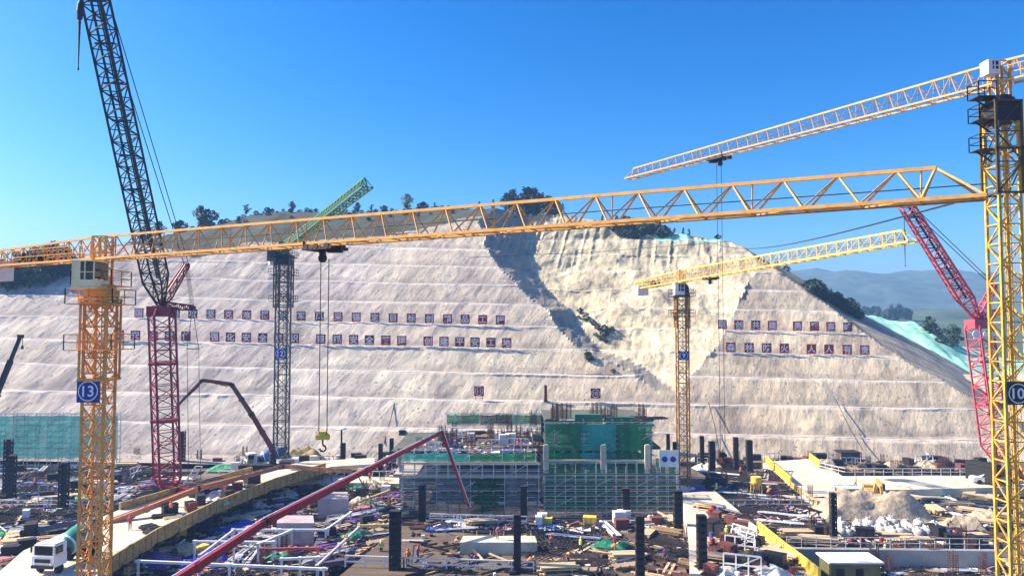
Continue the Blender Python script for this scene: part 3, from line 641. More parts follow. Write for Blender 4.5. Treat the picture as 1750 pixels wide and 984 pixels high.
t = pump('long red concrete pump boom slanting across the pit to a folded peak', pr, [0.72, 0.62, 0.38, 0.26], RED, [P(800, 862, 101.5), P(808, 888, 101.8), P(816, 905, 102), P(817, 918, 101.6)], base=(P(190, 1062, 62).x-1.5, 62, 0))
pump_truck(t, (pr[0].x-3.1, 62, 0), R(180), WHITE, RED); m = MB(); m.bar((pr[0].x-4.7, 62, 4), pr[0], 0.45, 0.5); m.build('boom_section', RED, t)
p2 = [P(150, 908, 96), P(340, 834, 106), P(483, 797, 115), P(606, 806, 112)]
pump('rust orange concrete pump boom stretched low over the bright road', p2, [0.7, 0.62, 0.5, 0.36], RUSTO, [P(606, 806, 112), P(613, 815, 111), P(640, 862, 107), P(665, 903, 104)])
p3 = [P(466, 768, 141), P(430, 708, 141), P(396, 657, 142), P(346, 650, 141), P(304, 693, 140)]
t = pump('dark arched concrete pump boom in front of the left slope', p3, [0.75, 0.65, 0.55, 0.45, 0.3], mat('dark_red_boom', (0.13, 0.02, 0.02), 0.5), [P(304, 693, 140), P(302, 712, 140), P(302, 735, 140)])
pump_truck(t, (P(466, 768, 141).x-1.6, 141, 0.4), 0, GREYST, DARK); m = MB(); m.bar((P(466, 768, 141).x, 141, 2.4), P(466, 768, 141), 0.4); m.build('turret', DARK, t)

# small telescopic crane boom at the left edge
t = thing('mobile_crane', P(-45, 800, 110), 'thin black telescopic crane boom rising at the left edge', 'mobile crane')
m = MB(); a, b = P(-45, 770, 110), P(34, 577, 110); m.bar(a, a.lerp(b, 0.5), 0.4); m.bar(a.lerp(b, 0.5), a.lerp(b, 0.8), 0.3); m.bar(a.lerp(b, 0.8), b, 0.2); m.build('telescopic_boom', DARK, t)
m = MB(); m.box(b+Vector((0.1, 0, 0.2)), (0.7, 0.5, 0.5)); m.bar(b+Vector((0.4, 0, 0)), b+Vector((0.4, 0, -1.2)), 0.03); m.box(b+Vector((0.4, 0, -1.4)), (0.25, 0.2, 0.5)); m.build('boom_tip', DARK, t)
m = MB(); c = a+Vector((-1, 0, -1.4)); m.box((c.x, c.y, 1.5), (7, 2.5, 1.0)); m.box((c.x, c.y, 3.0), (3, 2.2, 2)); m.bar((c.x, c.y, 3.5), a, 0.5); m.build('carrier', DARK, t)

# ------------------------------------------------------------------ slogan boards on the slope
MIXB = [MAROON, MAROONR]
def slope_board(px, k, text, label, size=2.3, ring=False, lift=0.22, grp='slogan boards on the slope'):
    X = (px-875)/FPX*(Y0+DY*(k-1)+FACE)
    y, z = lip(k, X); X = (px-875)/FPX*y; y, z = lip(k, X); y -= 0.05; z0 = z+lift; zc = z0+size/2
    t = thing('slope_sign', (X, y, z), label, 'sign', grp)
    bm = MIXB[int(hash2(int(px), k, 5)*2) % 2]
    b = MB().box((X, y, zc), (size, 0.12, size)).build('board', bm, t)
    if ring:
        m = MB(); n = 32; vs = []; fs = []
        for i in range(n):
            an = 2*math.pi*i/n
            for r in (size*0.36, size*0.42): vs.append((X+r*math.cos(an), y-0.08, zc+r*math.sin(an)))
        for i in range(n): fs.append((2*i, 2*((i+1) % n), 2*((i+1) % n)+1, 2*i+1))
        m.add(vs, fs); m.build('ring', LETTER, b); MB().text(text, size*0.55, (X, y-0.08, zc), 0.02, 0.03).build('numeral', LETTER, b)
    else: MB().text(text, size*0.86, (X, y-0.08, zc), 0.018, 0.03).build('character', LETTER, b)
    for s in (-0.8, 0.8): MB().box((X+s, y+0.3, z+0.5), (0.1, 0.1, 1.2)).build('leg', DARK, t)
rows = [('upper slogan row on the left slope', 5, [(238, '国'), (300, '局'), (330, '攻'), (361, '坚'), (391, '克'), (422, '难'), (453, '展'), (484, '铁'), (515, '军'), (546, '风'), (578, '采'), (609, '锚'), (641, '定'), (672, '目'), (703, '标'), (734, '创'), (765, '精'), (795, '品'), (825, '工'), (855, '程')]),
        ('lower slogan row on the left slope', 4, [(205, '实'), (233, '安'), (263, '全'), (291, '责'), (319, '任'), (368, '强'), (395, '化'), (422, '安'), (450, '全'), (477, '意'), (504, '识'), (549, '狠'), (577, '抓'), (605, '安'), (632, '全'), (660, '管'), (687, '理'), (732, '创'), (759, '建'), (786, '平'), (812, '安'), (839, '工'), (866, '地')]),
        ('upper slogan row on the right slope', 5, [(1234, '联'), (1262, '创'), (1291, '共'), (1319, '建'), (1362, '勇'), (1391, '攀'), (1419, '高'), (1448, '峰')]),
        ('lower slogan row on the right slope', 4, [(1248, '森'), (1279, '林'), (1309, '防'), (1339, '火'), (1385, '人'), (1415, '人'), (1446, '有'), (1476, '责')])]
for nm, k, row in rows:
    for i, (px, ch) in enumerate(row):
        pv = row[i-1][1] if i else None; nx = row[i+1][1] if i+1 < len(row) else None
        pos = f'between {pv} and {nx}' if pv and nx else (f'just left of {nx}' if nx else f'just right of {pv}')
        slope_board(px, k, ch, f'dark red board with white {ch} {pos}, {nm}')
slope_board(819, 2, '11', 'square dark red board with ringed number 11 low on the slope', 2.2, True, 0.9, 'number boards on the slope')
slope_board(1017, 2, '10', 'square dark red board with ringed number 10 low on the slope', 2.2, True, 0.9, 'number boards on the slope')
X = (932-875)/FPX*172; y, z = lip(2, X); t = thing('marker_post', (X, y, z), 'plain dark upright marker between the ringed numbers 11 and 10', 'marker')
MB().box((X, y, z+1.9), (0.62, 0.3, 3.4)).box((X, y, z+0.1), (0.9, 0.5, 0.3)).build('post', MAROON, t)

# ------------------------------------------------------------------ roads and decks of the site
def poly(pts, z): return [(G(a, b, z).x, G(a, b, z).y) for a, b in pts]
def road(name, pts, z, th, m):
    o = MB().prism(poly(pts, z), z-th, z).build(name, m); tag(o, kind='structure'); return o
ROADZ = 3.0
road('access_road', [(-40, 1010), (40, 940), (120, 905), (200, 872), (330, 836), (430, 808), (520, 788), (640, 782), (640, 792), (565, 797), (470, 826), (370, 866), (270, 916), (180, 972), (120, 1030)], ROADZ, 0.6, WCONC)
road('haul_road', [(1302, 789), (1392, 783), (1440, 813), (1760, 812), (1760, 831), (1455, 838), (1425, 862), (1392, 866), (1350, 828)], 1.6, 1.6, WCONC)
road('trestle_road', [(1165, 842), (1222, 838), (1262, 872), (1300, 905), (1345, 940), (1420, 1000), (1180, 1010), (1176, 905)], 2.6, 2.6, WCONC)
def deck(label, pts, z, th, m, cat='deck', name='work_deck'):
    o = MB().prism(poly(pts, z), z-th, z).build(name, m, origin=(G(*pts[0], z).x, G(*pts[0], z).y, z-th)); return tag(o, label, cat)
deck('blue grey concrete slab left of the orange crane', [(-60, 800), (240, 795), (300, 812), (150, 885), (40, 905), (-60, 905)], 1.0, 1.0, BLUECONC, 'slab', 'concrete_slab')
deck('old plywood deck with workers in the centre foreground', [(690, 893), (1150, 893), (1180, 1000), (560, 1000)], 2.0, 2.0, PLYD)
deck('bright concrete wall block left of the centre plywood deck', [(792, 915), (914, 915), (918, 926), (786, 926)], 3.4, 1.4, WCONC, 'wall', 'concrete_wall')
deck('dark rebar covered deck beside the right trestle road', [(1205, 806), (1322, 800), (1395, 848), (1398, 905), (1300, 900), (1228, 845)], 1.2, 1.2, mat('rebar_deck', (0.11, 0.095, 0.08), 0.9, 0, 0.5, 0.5, 0.2, dirt=(0.035, 0.03, 0.03), stretch=(0.3, 2, 1)))
deck('long grey concrete retaining wall on the right', [(1342, 934), (1712, 938), (1712, 941), (1342, 937)], 3.2, 3.2, CONC, 'wall', 'retaining_wall')
deck('white concrete slab below the long grey retaining wall', [(1400, 956), (1720, 952), (1760, 1010), (1430, 1010)], 1.0, 1.0, mat('white_slab', (0.75, 0.73, 0.68), 0.9, 0, 0.15, 0.4, 0.1, dirt=(0.45, 0.42, 0.38)), 'slab', 'concrete_slab')
deck('dark purple grey formwork deck in the pit behind the tall column', [(560, 880), (660, 862), (690, 880), (640, 950), (520, 965)], 1.4, 0.5, mat('film_plywood', (0.10, 0.085, 0.12), 0.7, 0, 0.4, 0.5, 0.1, stretch=(0.3, 1.2, 1)))
deck('pinkish concrete block with dark foot, upper of two in the pit', [(545, 840), (594, 840), (596, 852), (543, 852)], 3.2, 3.2, mat('pinkish_concrete', (0.45, 0.36, 0.36), 0.9, 0, 0.25, 0.6), 'block', 'concrete_block')
deck('pinkish concrete block with dark foot, lower of two in the pit', [(475, 880), (535, 880), (537, 893), (473, 893)], 3.2, 3.2, MATS['pinkish_concrete'], 'block', 'concrete_block')
deck('white ledge slab running behind the pit clutter', [(490, 808), (690, 816), (690, 826), (500, 822)], 1.2, 1.2, WCONC, 'slab', 'concrete_slab')
deck('pale slab strip right of the orange crane mast', [(205, 800), (300, 803), (330, 818), (205, 826)], 0.9, 0.9, WCONC, 'slab', 'concrete_slab')
for i in range(6):
    c = G(792+i*23, 925.6, 2.0); tag(MB().box((c.x, c.y-0.25, 2.7), (0.16, 0.22, 1.35)).bar((c.x, c.y-0.3, 3.2), (c.x, c.y-2.0, 2.05), 0.06).build('formwork_brace', TIMBER, origin=(c.x, c.y, 2)), 'raking timber brace against the bright concrete wall block', 'brace', 'braces of the bright wall')
def barrier(label, pts, z, h, m, th=0.25, step=2.2):
    w_ = [Vector((*poly([p], z)[0], z)) for p in pts]; mb = MB()
    t = thing('barrier', w_[0], label, 'barrier')
    for a, b in zip(w_[:-1], w_[1:]):
        c = (a+b)/2; d = b-a; L = d.length; rz = math.atan2(d.y, d.x); mb.box((c.x, c.y, z+h*0.5), (L, th*0.4, h*0.9), rz)
    mb.build('panel', m, t); mb = MB()
    for a, b in zip(w_[:-1], w_[1:]):
        L = (b-a).length; n = max(1, int(L/step))
        for i in range(n+1): c = a.lerp(b, i/n); mb.box((c.x, c.y, z+h*0.5), (0.14, th+0.06, h), math.atan2((b-a).y, (b-a).x))
        mb.bar(a+Vector((0, 0, h)), b+Vector((0, 0, h)), 0.1); mb.bar(a+Vector((0, 0, 0.12)), b+Vector((0, 0, 0.12)), 0.12)
    mb.build('frame', m, t)
def barrier_on(label, pts, zx, zb_, h, m):
    q = [G(a, b, zx) for a, b in pts]; mb = MB(); fr = MB(); t = thing('barrier', (q[0].x, q[0].y, zb_), label, 'barrier')
    for a, b in zip(q[:-1], q[1:]):
        d = b-a; L = d.length; rz = math.atan2(d.y, d.x); c = (a+b)/2; mb.box((c.x, c.y, zb_+h/2), (L, 0.12, h*0.94), rz); n = max(1, int(L/1.5))
        for i in range(n+1): e = a.lerp(b, i/n); fr.box((e.x, e.y, zb_+h/2), (0.12, 0.34, h), rz)
        for zz in (0.1, h*0.55, h): fr.bar((a.x, a.y, zb_+zz), (b.x, b.y, zb_+zz), 0.1)
    mb.build('panel', m, t); fr.build('rail', m, t)
def piles(label, pts, zx, z1, n):
    q = [G(a, b, zx) for a, b in pts]
    for a, b in zip(q[:-1], q[1:]):
        for i in range(n):
            e = a.lerp(b, (i+0.5)/n); tag(MB().bar((e.x, e.y, -0.4), (e.x, e.y, z1), 0.3, n=10).box((e.x, e.y, z1-0.15), (0.9, 0.9, 0.28)).build('trestle_pile', DARK, origin=(e.x, e.y, -0.4)), label, 'pile', 'trestle piles')
piles('dark round pile carrying the bright road over the pit', [(190, 966), (280, 910), (375, 863), (475, 824)], ROADZ, ROADZ-0.62, 3)
barrier_on('long ochre barrier edging the bright road behind the orange crane', [(178, 973.5), (268, 917.5), (369, 867.5), (469, 827.5), (555, 800.5)], ROADZ, ROADZ-0.75, 1.65, OCHRE)
barrier('low ochre barrier on the far side of the bright road', [(205, 871), (330, 835), (430, 807)], ROADZ, 0.9, OCHRE)
barrier('yellow barrier on the left edge of the back haul road', [(1308, 790), (1352, 829)], 1.6, 1.3, BRIGHTY)
barrier('yellow barrier on the right edge of the back haul road', [(1384, 786), (1402, 800)], 1.6, 1.3, BRIGHTY)
barrier('yellow barrier along the right trestle road in the foreground', [(1296, 908), (1340, 945), (1400, 992)], 2.6, 1.2, BRIGHTY)
barrier('low ochre barrier at the foot of the haul road beside the rebar deck', [(1352, 832), (1398, 866)], 1.6, 0.8, OCHRE)

# ------------------------------------------------------------------ lattice columns
def lattice_col(h, w):
    mb = MB(); a = w/2
    for sx in (-1, 1):
        for sy in (-1, 1): mb.box((sx*(a-0.09*w), sy*a, h/2), (0.26*w, 0.03, h)); mb.box((sx*a, sy*(a-0.09*w), h/2), (0.03, 0.26*w, h))
    st = mb; b = MB(); z = 0.3
    while z < h-0.2:
        for s in (-1, 1): b.box((0, s*(a+0.03), z), (w*0.96, 0.03, 0.42)); b.box((s*(a+0.03), 0, z), (0.03, w*0.96, 0.42))
        z += 0.72
    c = MB(); c.box((0, 0, h+0.02), (w*1.05, w*1.05, 0.04)); c.box((0, 0, h*0.5), (w*0.55, w*0.55, h*0.98))
    return st, b, c
COLS = [(675, 872, 972, 17, 2, 'thickest dark lattice column, left of the centre plywood deck'),
 (721, 828, 907, 10, .5, 'dark lattice column in front of the left scaffold, left end'), (895, 830, 902, 10, .5, 'dark lattice column at the right end of the left scaffold'),
 (884, 879, 978, 11, 2, 'dark lattice column right of the bright wall block, near the railing'), (1070, 834, 906, 11, 1, 'dark lattice column before the green netted scaffold'),
 (1094, 881, 988, 13, 2, 'tall dark lattice column on the right of the centre plywood deck'), (1159, 838, 918, 13, 1, 'dark lattice column beside the foot of the number 9 crane'),
 (1200, 880, 990, 14, 1.5, 'tall dark lattice column on the left edge of the trestle road'), (1425, 842, 930, 9, .3, 'dark lattice column at the left of the white sacks'),
 (1200, 745, 798, 6, 0, 'slim dark column at the slope foot, right of the number 9 crane'), (1217, 754, 815, 9, 0, 'dark column second from the number 9 crane at the slope foot'),
 (1258, 747, 803, 7, 0, 'dark column alone between the column pairs at the right slope foot'), (1281, 752, 818, 9, 0, 'dark column with a short pole behind, left of the haul road barrier'),
 (1142, 741, 785, 5, 0, 'slim dark column just left of the number 9 crane, farther back'), (1153, 755, 810, 5, 0, 'slim dark column touching the left of the number 9 crane'),
 (586, 757, 803, 7, 0, 'dark column right of the yellow hook block'), (650, 758, 817, 6, 0, 'dark column under the middle of the red pump boom'),
 (669, 749, 800, 6, 0, 'dark column just right of the one under the red boom'), (687, 735, 781, 9, 0, 'dark column under the red boom near its peak, standing highest'),
 (240, 728, 771, 9, 0, 'dark column left of the red crawler crane at the slope foot'), (310, 737, 795, 9, 0, 'dark column right beside the red crawler crane'),
 (349, 727, 774, 10, 0, 'dark column beside the blue bin at the slope foot'), (108, 790, 868, 12, 1, 'dark column left of the orange crane on the blue grey slab'),
 (12, 750, 846, 10, 1, 'dark column at the left edge, farther of the pair'), (19, 778, 850, 10, 1, 'dark column at the left edge, nearer and shorter of the pair')]
for (px, ty, by, wpx, z, lab) in COLS:
    g = G(px, by, z); h = (P(px, ty, g.y).z - z); wd = wpx/FPX*g.y
    st, b, c = lattice_col(h, wd)
    t = thing('lattice_column', (g.x, g.y, z), lab, 'column', 'dark lattice columns')
    for mb, nm in ((st, 'angle_leg'), (b, 'batten_plate'), (c, 'cap')):
        mb.v = [(x+g.x, y+g.y, q+z) for x, y, q in mb.v]; mb.build(nm, COLSTEEL, t)
for px, ty, by, lab in ((416, 733, 772, 'thin pole topped by a round lamp at the left slope foot'), (583, 735, 800, 'thin pole topped by a round lamp right of the yellow hook block')):
    g = G(px, by, 0); h = P(px, ty, g.y).z
    t = thing('lamp_post', g, lab, 'lamp post', 'lamp posts at the slope foot'); MB().bar(g, (g.x, g.y, h), 0.22, 0.18, n=8).build('pole', DARK, t); MB().lathe([(0.1, 0), (0.9, 0.15), (1.0, 0.35), (0.8, 0.5), (0.1, 0.6)], 14, (g.x, g.y, h)).build('lamp_head', WHITE, t)

# ------------------------------------------------------------------ scaffolds and the building under construction
def scaffold(label, x0, x1, y, z0, z1, bay, lift, net, netz, tube=GALV, depth=1.2, plank=True, up=0.0, r=0.045, name='scaffold', planks_m=TIMBERP):
    t = thing(name, (x0, y, z0), label, 'scaffold'); nx = max(1, round((x1-x0)/bay)); m = MB(); nz = max(1, round((z1-z0)/lift)); rr = random.Random(int(x0*10)+int(z1*7))
    xs = [lerp(x0, x1, i/nx) for i in range(nx+1)]; zs = [lerp(z0, z1, i/nz) for i in range(nz+1)]
    for x in xs:
        for dy in (0, depth): m.bar((x+rr.uniform(-.05, .05), y+dy, z0), (x+rr.uniform(-.05, .05), y+dy, z1+up*rr.uniform(0.3, 1.0)), r)
    m.build('standard', tube, t); m = MB()
    for z in zs:
        for dy in (0, depth):
            m.bar((x0-.3, y+dy, z), (x1+.3, y+dy, z), r)
            if z < z1-0.1: m.bar((x0-.3, y+dy, z+lift*0.5), (x1+.3, y+dy, z+lift*0.5), r*0.8)
        for x in xs: m.bar((x, y-.2, z), (x, y+depth+.2, z), r)
    for i in range(nx):
        if i % 4 == 1:
            for k in range(nz): m.bar((xs[i], y-.06, zs[k]), (xs[min(nx, i+2)], y-.06, zs[k+1]), r*0.8)
    m.build('ledger', tube, t)
    if plank:
        for z in zs[1:]: MB().box(((x0+x1)/2, y+depth*0.5, z+0.1), (x1-x0+0.5, depth*0.9, 0.06)).box(((x0+x1)/2, y-0.02, z+0.2), (x1-x0+0.5, 0.04, 0.22)).build('plank', planks_m, t)
    if net:
        for a, b in netz:
            k = 0; n2 = max(2, nx//3)
            for i in range(n2):
                xa, xb = lerp(x0, x1, i/n2)+0.03, lerp(x0, x1, (i+1)/n2)-0.03; vs = []; fs = []; ni, nj = 8, 8
                for jj in range(nj+1):
                    for ii in range(ni+1):
                        u = ii/ni; v = jj/nj; vs.append((lerp(xa, xb, u), y-0.12+0.14*math.sin(u*math.pi*2+i)*math.sin(v*math.pi)+rr.uniform(-.04, .04), lerp(a, b, v)+(rr.uniform(-.1, .1) if jj in (0, nj) else 0)))
                for jj in range(nj):
                    for ii in range(ni): q = jj*(ni+1)+ii; fs.append((q, q+1, q+ni+2, q+ni+1))
                m = MB(); m.add(vs, fs); m.build('safety_net', net[i % len(net)] if isinstance(net, (list, tuple)) else net, t)
    return t
GREEN2 = mat('bright_green_netting', (0.02, 0.30, 0.12), 0.85, 0, 0.5, 0.25, alpha=0.86)
GREEN3 = mat('deep_green_netting', (0.01, 0.11, 0.045), 0.85, 0, 0.5, 0.25, alpha=0.9)
XL = lambda px, Y: (px-875)/FPX*Y
# building: floor slabs, columns, wall
bt = thing('building_under_construction', (XL(930, 130), 128, 0), 'unfinished concrete frame building behind green netting in the centre', 'building')
roofm = mat('roof_plywood', (0.09, 0.10, 0.075), 0.9, 0, 0.4, 0.4, dirt=(0.03, 0.05, 0.04))
for z, x0, x1 in ((4.0, -19, 24), (7.6, -19.5, 5.2), (8.2, 5.5, 24), (11.9, 5.5, 23)):
    MB().box(((x0+x1)/2, 134.5 if z > 5 else 134, z), (x1-x0, 21, 0.35)).build('floor_slab', roofm if z > 7 else CONC, bt)
for x in (-18, -12, -6, 0, 5, 10.5, 16, 21.5):
    for y in (125.4, 133, 141): MB().box((x, y, 5.8 if x > 5 else 3.8), (0.7, 0.7, 11.4 if x > 5 else 7.3)).build('column', CONC, bt)
MB().box((14, 139, 6), (17.5, 0.3, 11.5)).box((-7, 138, 3.6), (22, 0.3, 7)).build('core_wall', mat('dark_interior_wall', (0.05, 0.06, 0.055), 0.9, 0, 0.4, 0.6), bt)
for px, w_, h_ in ((1006, 4.6, 1.35), (1058, 4.2, 0.9)): c = P(px, 722, 126); MB().box((c.x, 126, 12.1+h_/2), (w_, 1.2, h_)).build('roof_panel', DKGREEN, bt)
def rebar_brush(label, c, w_, h_, n, seed=1, grp=None):
    r = random.Random(seed); m = MB(); c = Vector(c)
    for i in range(n):
        x = c.x+(i/(max(1, n-1))-0.5)*w_; y = c.y+r.uniform(-.4, .4); m.bar((x, y, c.z), (x+r.uniform(-.12, .12), y, c.z+h_*r.uniform(0.75, 1)), 0.03)
    for k in (0.3, 0.6): m.bar((c.x-w_/2, c.y, c.z+h_*k), (c.x+w_/2, c.y, c.z+h_*k), 0.025)
    return tag(m.build('starter_rebar', REBAR, origin=c), label, 'rebar', grp)
for px, wpx, hp, n, lab in ((801, 22, 697, 9, 'left'), (862, 20, 699, 8, 'middle'), (911, 12, 697, 12, 'densest, right'), (1095, 14, 706, 6, 'right end')):
    c = P(px, 727, 128); rebar_brush(f'rusty starter bars rising above the green netting, {lab} cluster of the roof line', (c.x, 128, 11.2 if px < 930 else 12.0), wpx/FPX*128, P(px, hp, 128).z-11.4, n, px)
scaffold('green netted scaffold with tall white uprights on the right of the building', XL(931, 122), XL(1112, 122), 122, 3.8, 12.6, 1.6, 1.9, [GREENN, TEALN, GREENN, GREEN2, GREENN], [(8.1, 12.4), (4.0, 7.9)], up=0.5, r=0.035, planks_m=DKGREEN)
scaffold('low bright green netted scaffold stepping down right of the building', XL(1118, 122), XL(1152, 122), 122, 0, 7.3, 1.6, 1.9, [GREEN2, GREENN], [(0.4, 7.0)], r=0.035, plank=False)
scaffold('white tube scaffold with tall loose uprights before the green netting', XL(931, 113), XL(1156, 113), 113, 0.0, 6.0, 1.55, 1.5, None, [], up=2.0, r=0.03, planks_m=DKGREEN)
scaffold('dark teal netted inner scaffold behind the white tube scaffold', XL(931, 115), XL(1152, 115), 115, 0.0, 6.2, 3.1, 1.55, [mat('dark_teal_netting', (0.02, 0.20, 0.17), 0.85, 0, 0.5, 0.3, alpha=0.88), GREYN, MATS['dark_teal_netting'], GREEN3], [(0.3, 2.2), (2.4, 6.0)], r=0.04, plank=False, tube=GREYST)
scaffold('grey netted scaffold wall on the left of the building', XL(690, 113), XL(920, 113), 113, 0, 7.6, 1.7, 1.9, [GREYN, GREYN, GREEN3, GREYN], [(0.4, 3.6), (3.9, 5.6)], r=0.045)
scaffold('teal netted guard scaffold on top of the left scaffold wall', XL(690, 114.6), XL(915, 114.6), 114.6, 7.8, 9.4, 1.7, 1.6, [TEALN, TEALN, GREEN2, GREENN], [(7.9, 9.0)], r=0.045, plank=False)
scaffold('narrow green netted edge scaffold on the rear roof line', XL(765, 142), XL(932, 142), 142, 9.6, 11.6, 1.8, 1.0, [GREENN, GREEN3], [(9.8, 11.5)], r=0.04, plank=False)
scaffold('long teal netted screen scaffold on the left edge', XL(-90, 148), XL(206, 148), 148, 0, P(0, 707, 148).z, 2.2, 2.0, TEALN, [(2.5, P(0, 710, 148).z)], r=0.05, plank=False)
for px in (1031, 1106, 933):
    c = P(px, 815, 121); tag(MB().box((c.x, 120.6, 6.2), (0.85, 0.5, 6.0)).box((c.x, 120.6, 3.4), (1.1, 0.7, 0.4)).box((c.x, 120.6, 9.25), (0.6, 0.4, 0.2)).build('concrete_pier', WCONC, origin=(c.x, 120.6, 3.2)), {1031: 'tall white pier in the middle of the green netting', 1106: 'tall white pier at the right of the green netting', 933: 'tall white pier at the left end of the green netting'}[px], 'pier', 'white piers before the netting')
tag(MB().box((XL(1020, 120.6), 120.9, 6.75), (16.5, 0.3, 0.35)).box((XL(1020, 120.6), 120.9, 6.45), (16.5, 0.2, 0.12)).build('lintel_beam', WCONC, origin=(XL(1020, 120.6), 120.9, 6.6)), 'white beam spanning the piers across the green netting', 'beam')
t = thing('notice_panel', P(1143, 783, 119), 'white notice panel with two round blue marks, right of the netting', 'sign'); c = P(1143, 783, 119)
b = MB().box(c, (3.0, 0.1, 2.6)).build('panel', WHITE, t)
for k in (-0.65, 0.65): MB().lathe([(0.05, 0), (0.45, 0.01), (0.45, 0.05), (0.05, 0.06)], 16, (c.x+k, c.y-0.05, c.z-0.1), (0, -1, 0)).build('round_mark', BLUESIGN, b)
for k in (-1.3, 1.3): MB().box((c.x+k, c.y+0.12, c.z/2-0.2), (0.12, 0.12, c.z)).build('post', GALV, t)
def rail(label, pts, z, m=WHITE, h=1.2, r=0.05, step=1.6):
    w_ = [Vector((*poly([p], z)[0], z)) for p in pts]; mb = MB(); railing(mb, w_, h, r, step); tag(mb.build('guard_rail', m, origin=w_[0]), label, 'railing')
rail('white guard rail along the front of the centre plywood deck', [(590, 968), (690, 972), (912, 979)], 2.0, r=0.07, step=2.0)
rail('white guard rail across the foot of the left scaffold', [(735, 893), (900, 898)], 2.0, r=0.06)
rail('grey guard rail around the dark rebar deck', [(1235, 868), (1390, 868), (1372, 852)], 1.2, GALV, r=0.05)
rail('pale guard rail on the top of the long retaining wall', [(1345, 935), (1700, 939)], 3.2, GALV, r=0.03)
rail('grey guard rail on the far side of the haul road', [(1400, 801), (1445, 812), (1690, 812)], 1.6, GALV, r=0.05)
rail('white guard rail on the blue grey slab behind the orange crane', [(0, 869), (180, 868)], 1.0, WHITE, r=0.05)
def strut(label, a, b, z, m, w_=0.3, name='steel_strut'):
    p, q = G(*a, z), G(*b, z); mb = MB(); mb.bar(p, q, w_/2)
    for k in (0.02, 0.98, 0.5): c = p.lerp(q, k); mb.bar((c.x, c.y, 0), c, w_*0.4); mb.box(c, (w_*1.5, w_*1.5, w_*1.3))
    tag(mb.build(name, m, origin=(p.x, p.y, 0)), label, 'beam', 'steel struts across the pit')
ST = [((230, 958), (560, 972), WHITE, 'longest white strut low in the pit near the bottom edge'), ((330, 925), (470, 926), WHITE, 'white strut right of the ladder-like stack in the pit'), ((395, 905), (560, 905), WHITE, 'white strut under the middle of the red boom'), ((445, 938), (545, 936), mat('red_steel', (0.4, 0.08, 0.07), 0.6), 'red steel beam beside white struts in the pit'), ((440, 930), (500, 905), WHITE, 'short slanting white strut joining two long ones'), ((560, 903), (600, 875), WHITE, 'slanting white strut leading up to the formwork deck'), ((540, 968), (614, 900), mat('pale_steel', (0.5, 0.47, 0.52), 0.6), 'long slanting pale strut on the formwork deck'), ((612, 898), (668, 896), PALEY, 'pale yellow beam left of the thickest column'), ((480, 955), (545, 952), WHITE, 'short white strut under the red steel beam'), ((340, 950), (400, 905), mat('pale_steel', (0.5, 0.47, 0.52)), 'slanting pale strut left of the white struts'), ((600, 862), (665, 838), PALEY, 'pale slanting beam at the left scaffold corner')]
for a, b, m_, lab in ST: strut(lab, a, b, 2.6, m_, 0.26)

# ------------------------------------------------------------------ loose site material: one of each, then copies
PROTO = {}
def bars(n, L, r, m_, spread, name='rebar_bundle', cat='rebar', seed=1, nn=4, layers=2):
    rr = random.Random(seed); mb = MB()
    for i in range(n):
        y = rr.uniform(-spread, spread); z = r+rr.randrange(layers)*2*r; j = rr.uniform(-.4, .4)
        mb.bar((-L/2+j, y, z), (L/2+j, y+rr.uniform(-.25, .25), z), r, n=nn)
    for x in (-L*0.3, L*0.3): mb.box((x, 0, r*2), (0.1, spread*2.1, r*4))
    o = mb.build(name, m_); o.location = (0, -400, -60); PROTO.setdefault(name+m_.name, o); o['category'] = cat; return o
def boards(nl, L, W, m_, name, cat, seed=1, gap=True, t=0.12):
    rr = random.Random(seed); mb = MB(); z = 0
    for k in range(nl):
        if gap:
            for x in (-L*0.33, L*0.33): mb.box((x, 0, z+0.05), (0.12, W, 0.1))
            z += 0.1
        n = max(2, int(W/0.3))
        for i in range(n):
            if rr.random() < 0.12: continue
            mb.box((rr.uniform(-.25, .25), (i+0.5)/n*W-W/2, z+t/2), (L*rr.uniform(0.85, 1), W/n*0.88, t), rr.uniform(-.015, .015))
        z += t
    o = mb.build(name, m_); o.location = (0, -400, -60); o['category'] = cat; return o
def panels(n, L, W, m_, name, cat, seed=1):
    rr = random.Random(seed); mb = MB(); z = 0
    for k in range(n): mb.box((rr.uniform(-.2, .2), rr.uniform(-.2, .2), z+0.03), (L, W, 0.06), rr.uniform(-.12, .12)); z += 0.075
    for x in (-L*0.4, 0, L*0.4): mb.box((x, 0, z+0.04), (0.09, W*0.95, 0.09))
    o = mb.build(name, m_); o.location = (0, -400, -60); o['category'] = cat; return o
def frame(L, H, m_, name, cat, flat=True):  # open steel frame with a cross brace
    mb = MB(); r = 0.07
    pts = lambda x, y: (x, y, 0.1) if flat else (x, 0.25*y/H, y)
    for i in range(4): x = -L/2+L*i/3; mb.bar(pts(x, 0), pts(x, H), r)
    for y in (0, H*0.5, H): mb.bar(pts(-L/2, y), pts(L/2, y), r)
    mb.bar(pts(-L/2, 0), pts(L/2, H), r*0.7)
    o = mb.build(name, m_); o.location = (0, -400, -60); o['category'] = cat; return o
def lump(s, m_, name, cat, seed=1, n=18, rough=0.3):
    vs = []; fs = []
    for i in range(n+1):
        for j in range(n+1):
            x, y = i/n*2-1, j/n*2-1; rr = max(abs(x), abs(y)); h = (1-rr**2.2)*(1+rough*2*float(fbm(x*1.7+seed*7, y*1.7, seed)))+0.22*float(fbm(x*6, y*6, seed+3))*(1-rr**4)
            vs.append((x*s[0]/2*(1+.15*float(vn(y*2, x, seed))), y*s[1]/2, max(-0.02, h*s[2])))
    for i in range(n):
        for j in range(n): q = i*(n+1)+j; fs.append((q, q+n+1, q+n+2, q+1))
    mb = MB(); mb.add(vs, fs); o = mb.build(name, m_, smooth=True); o.location = (0, -400, -60); o['category'] = cat; return o
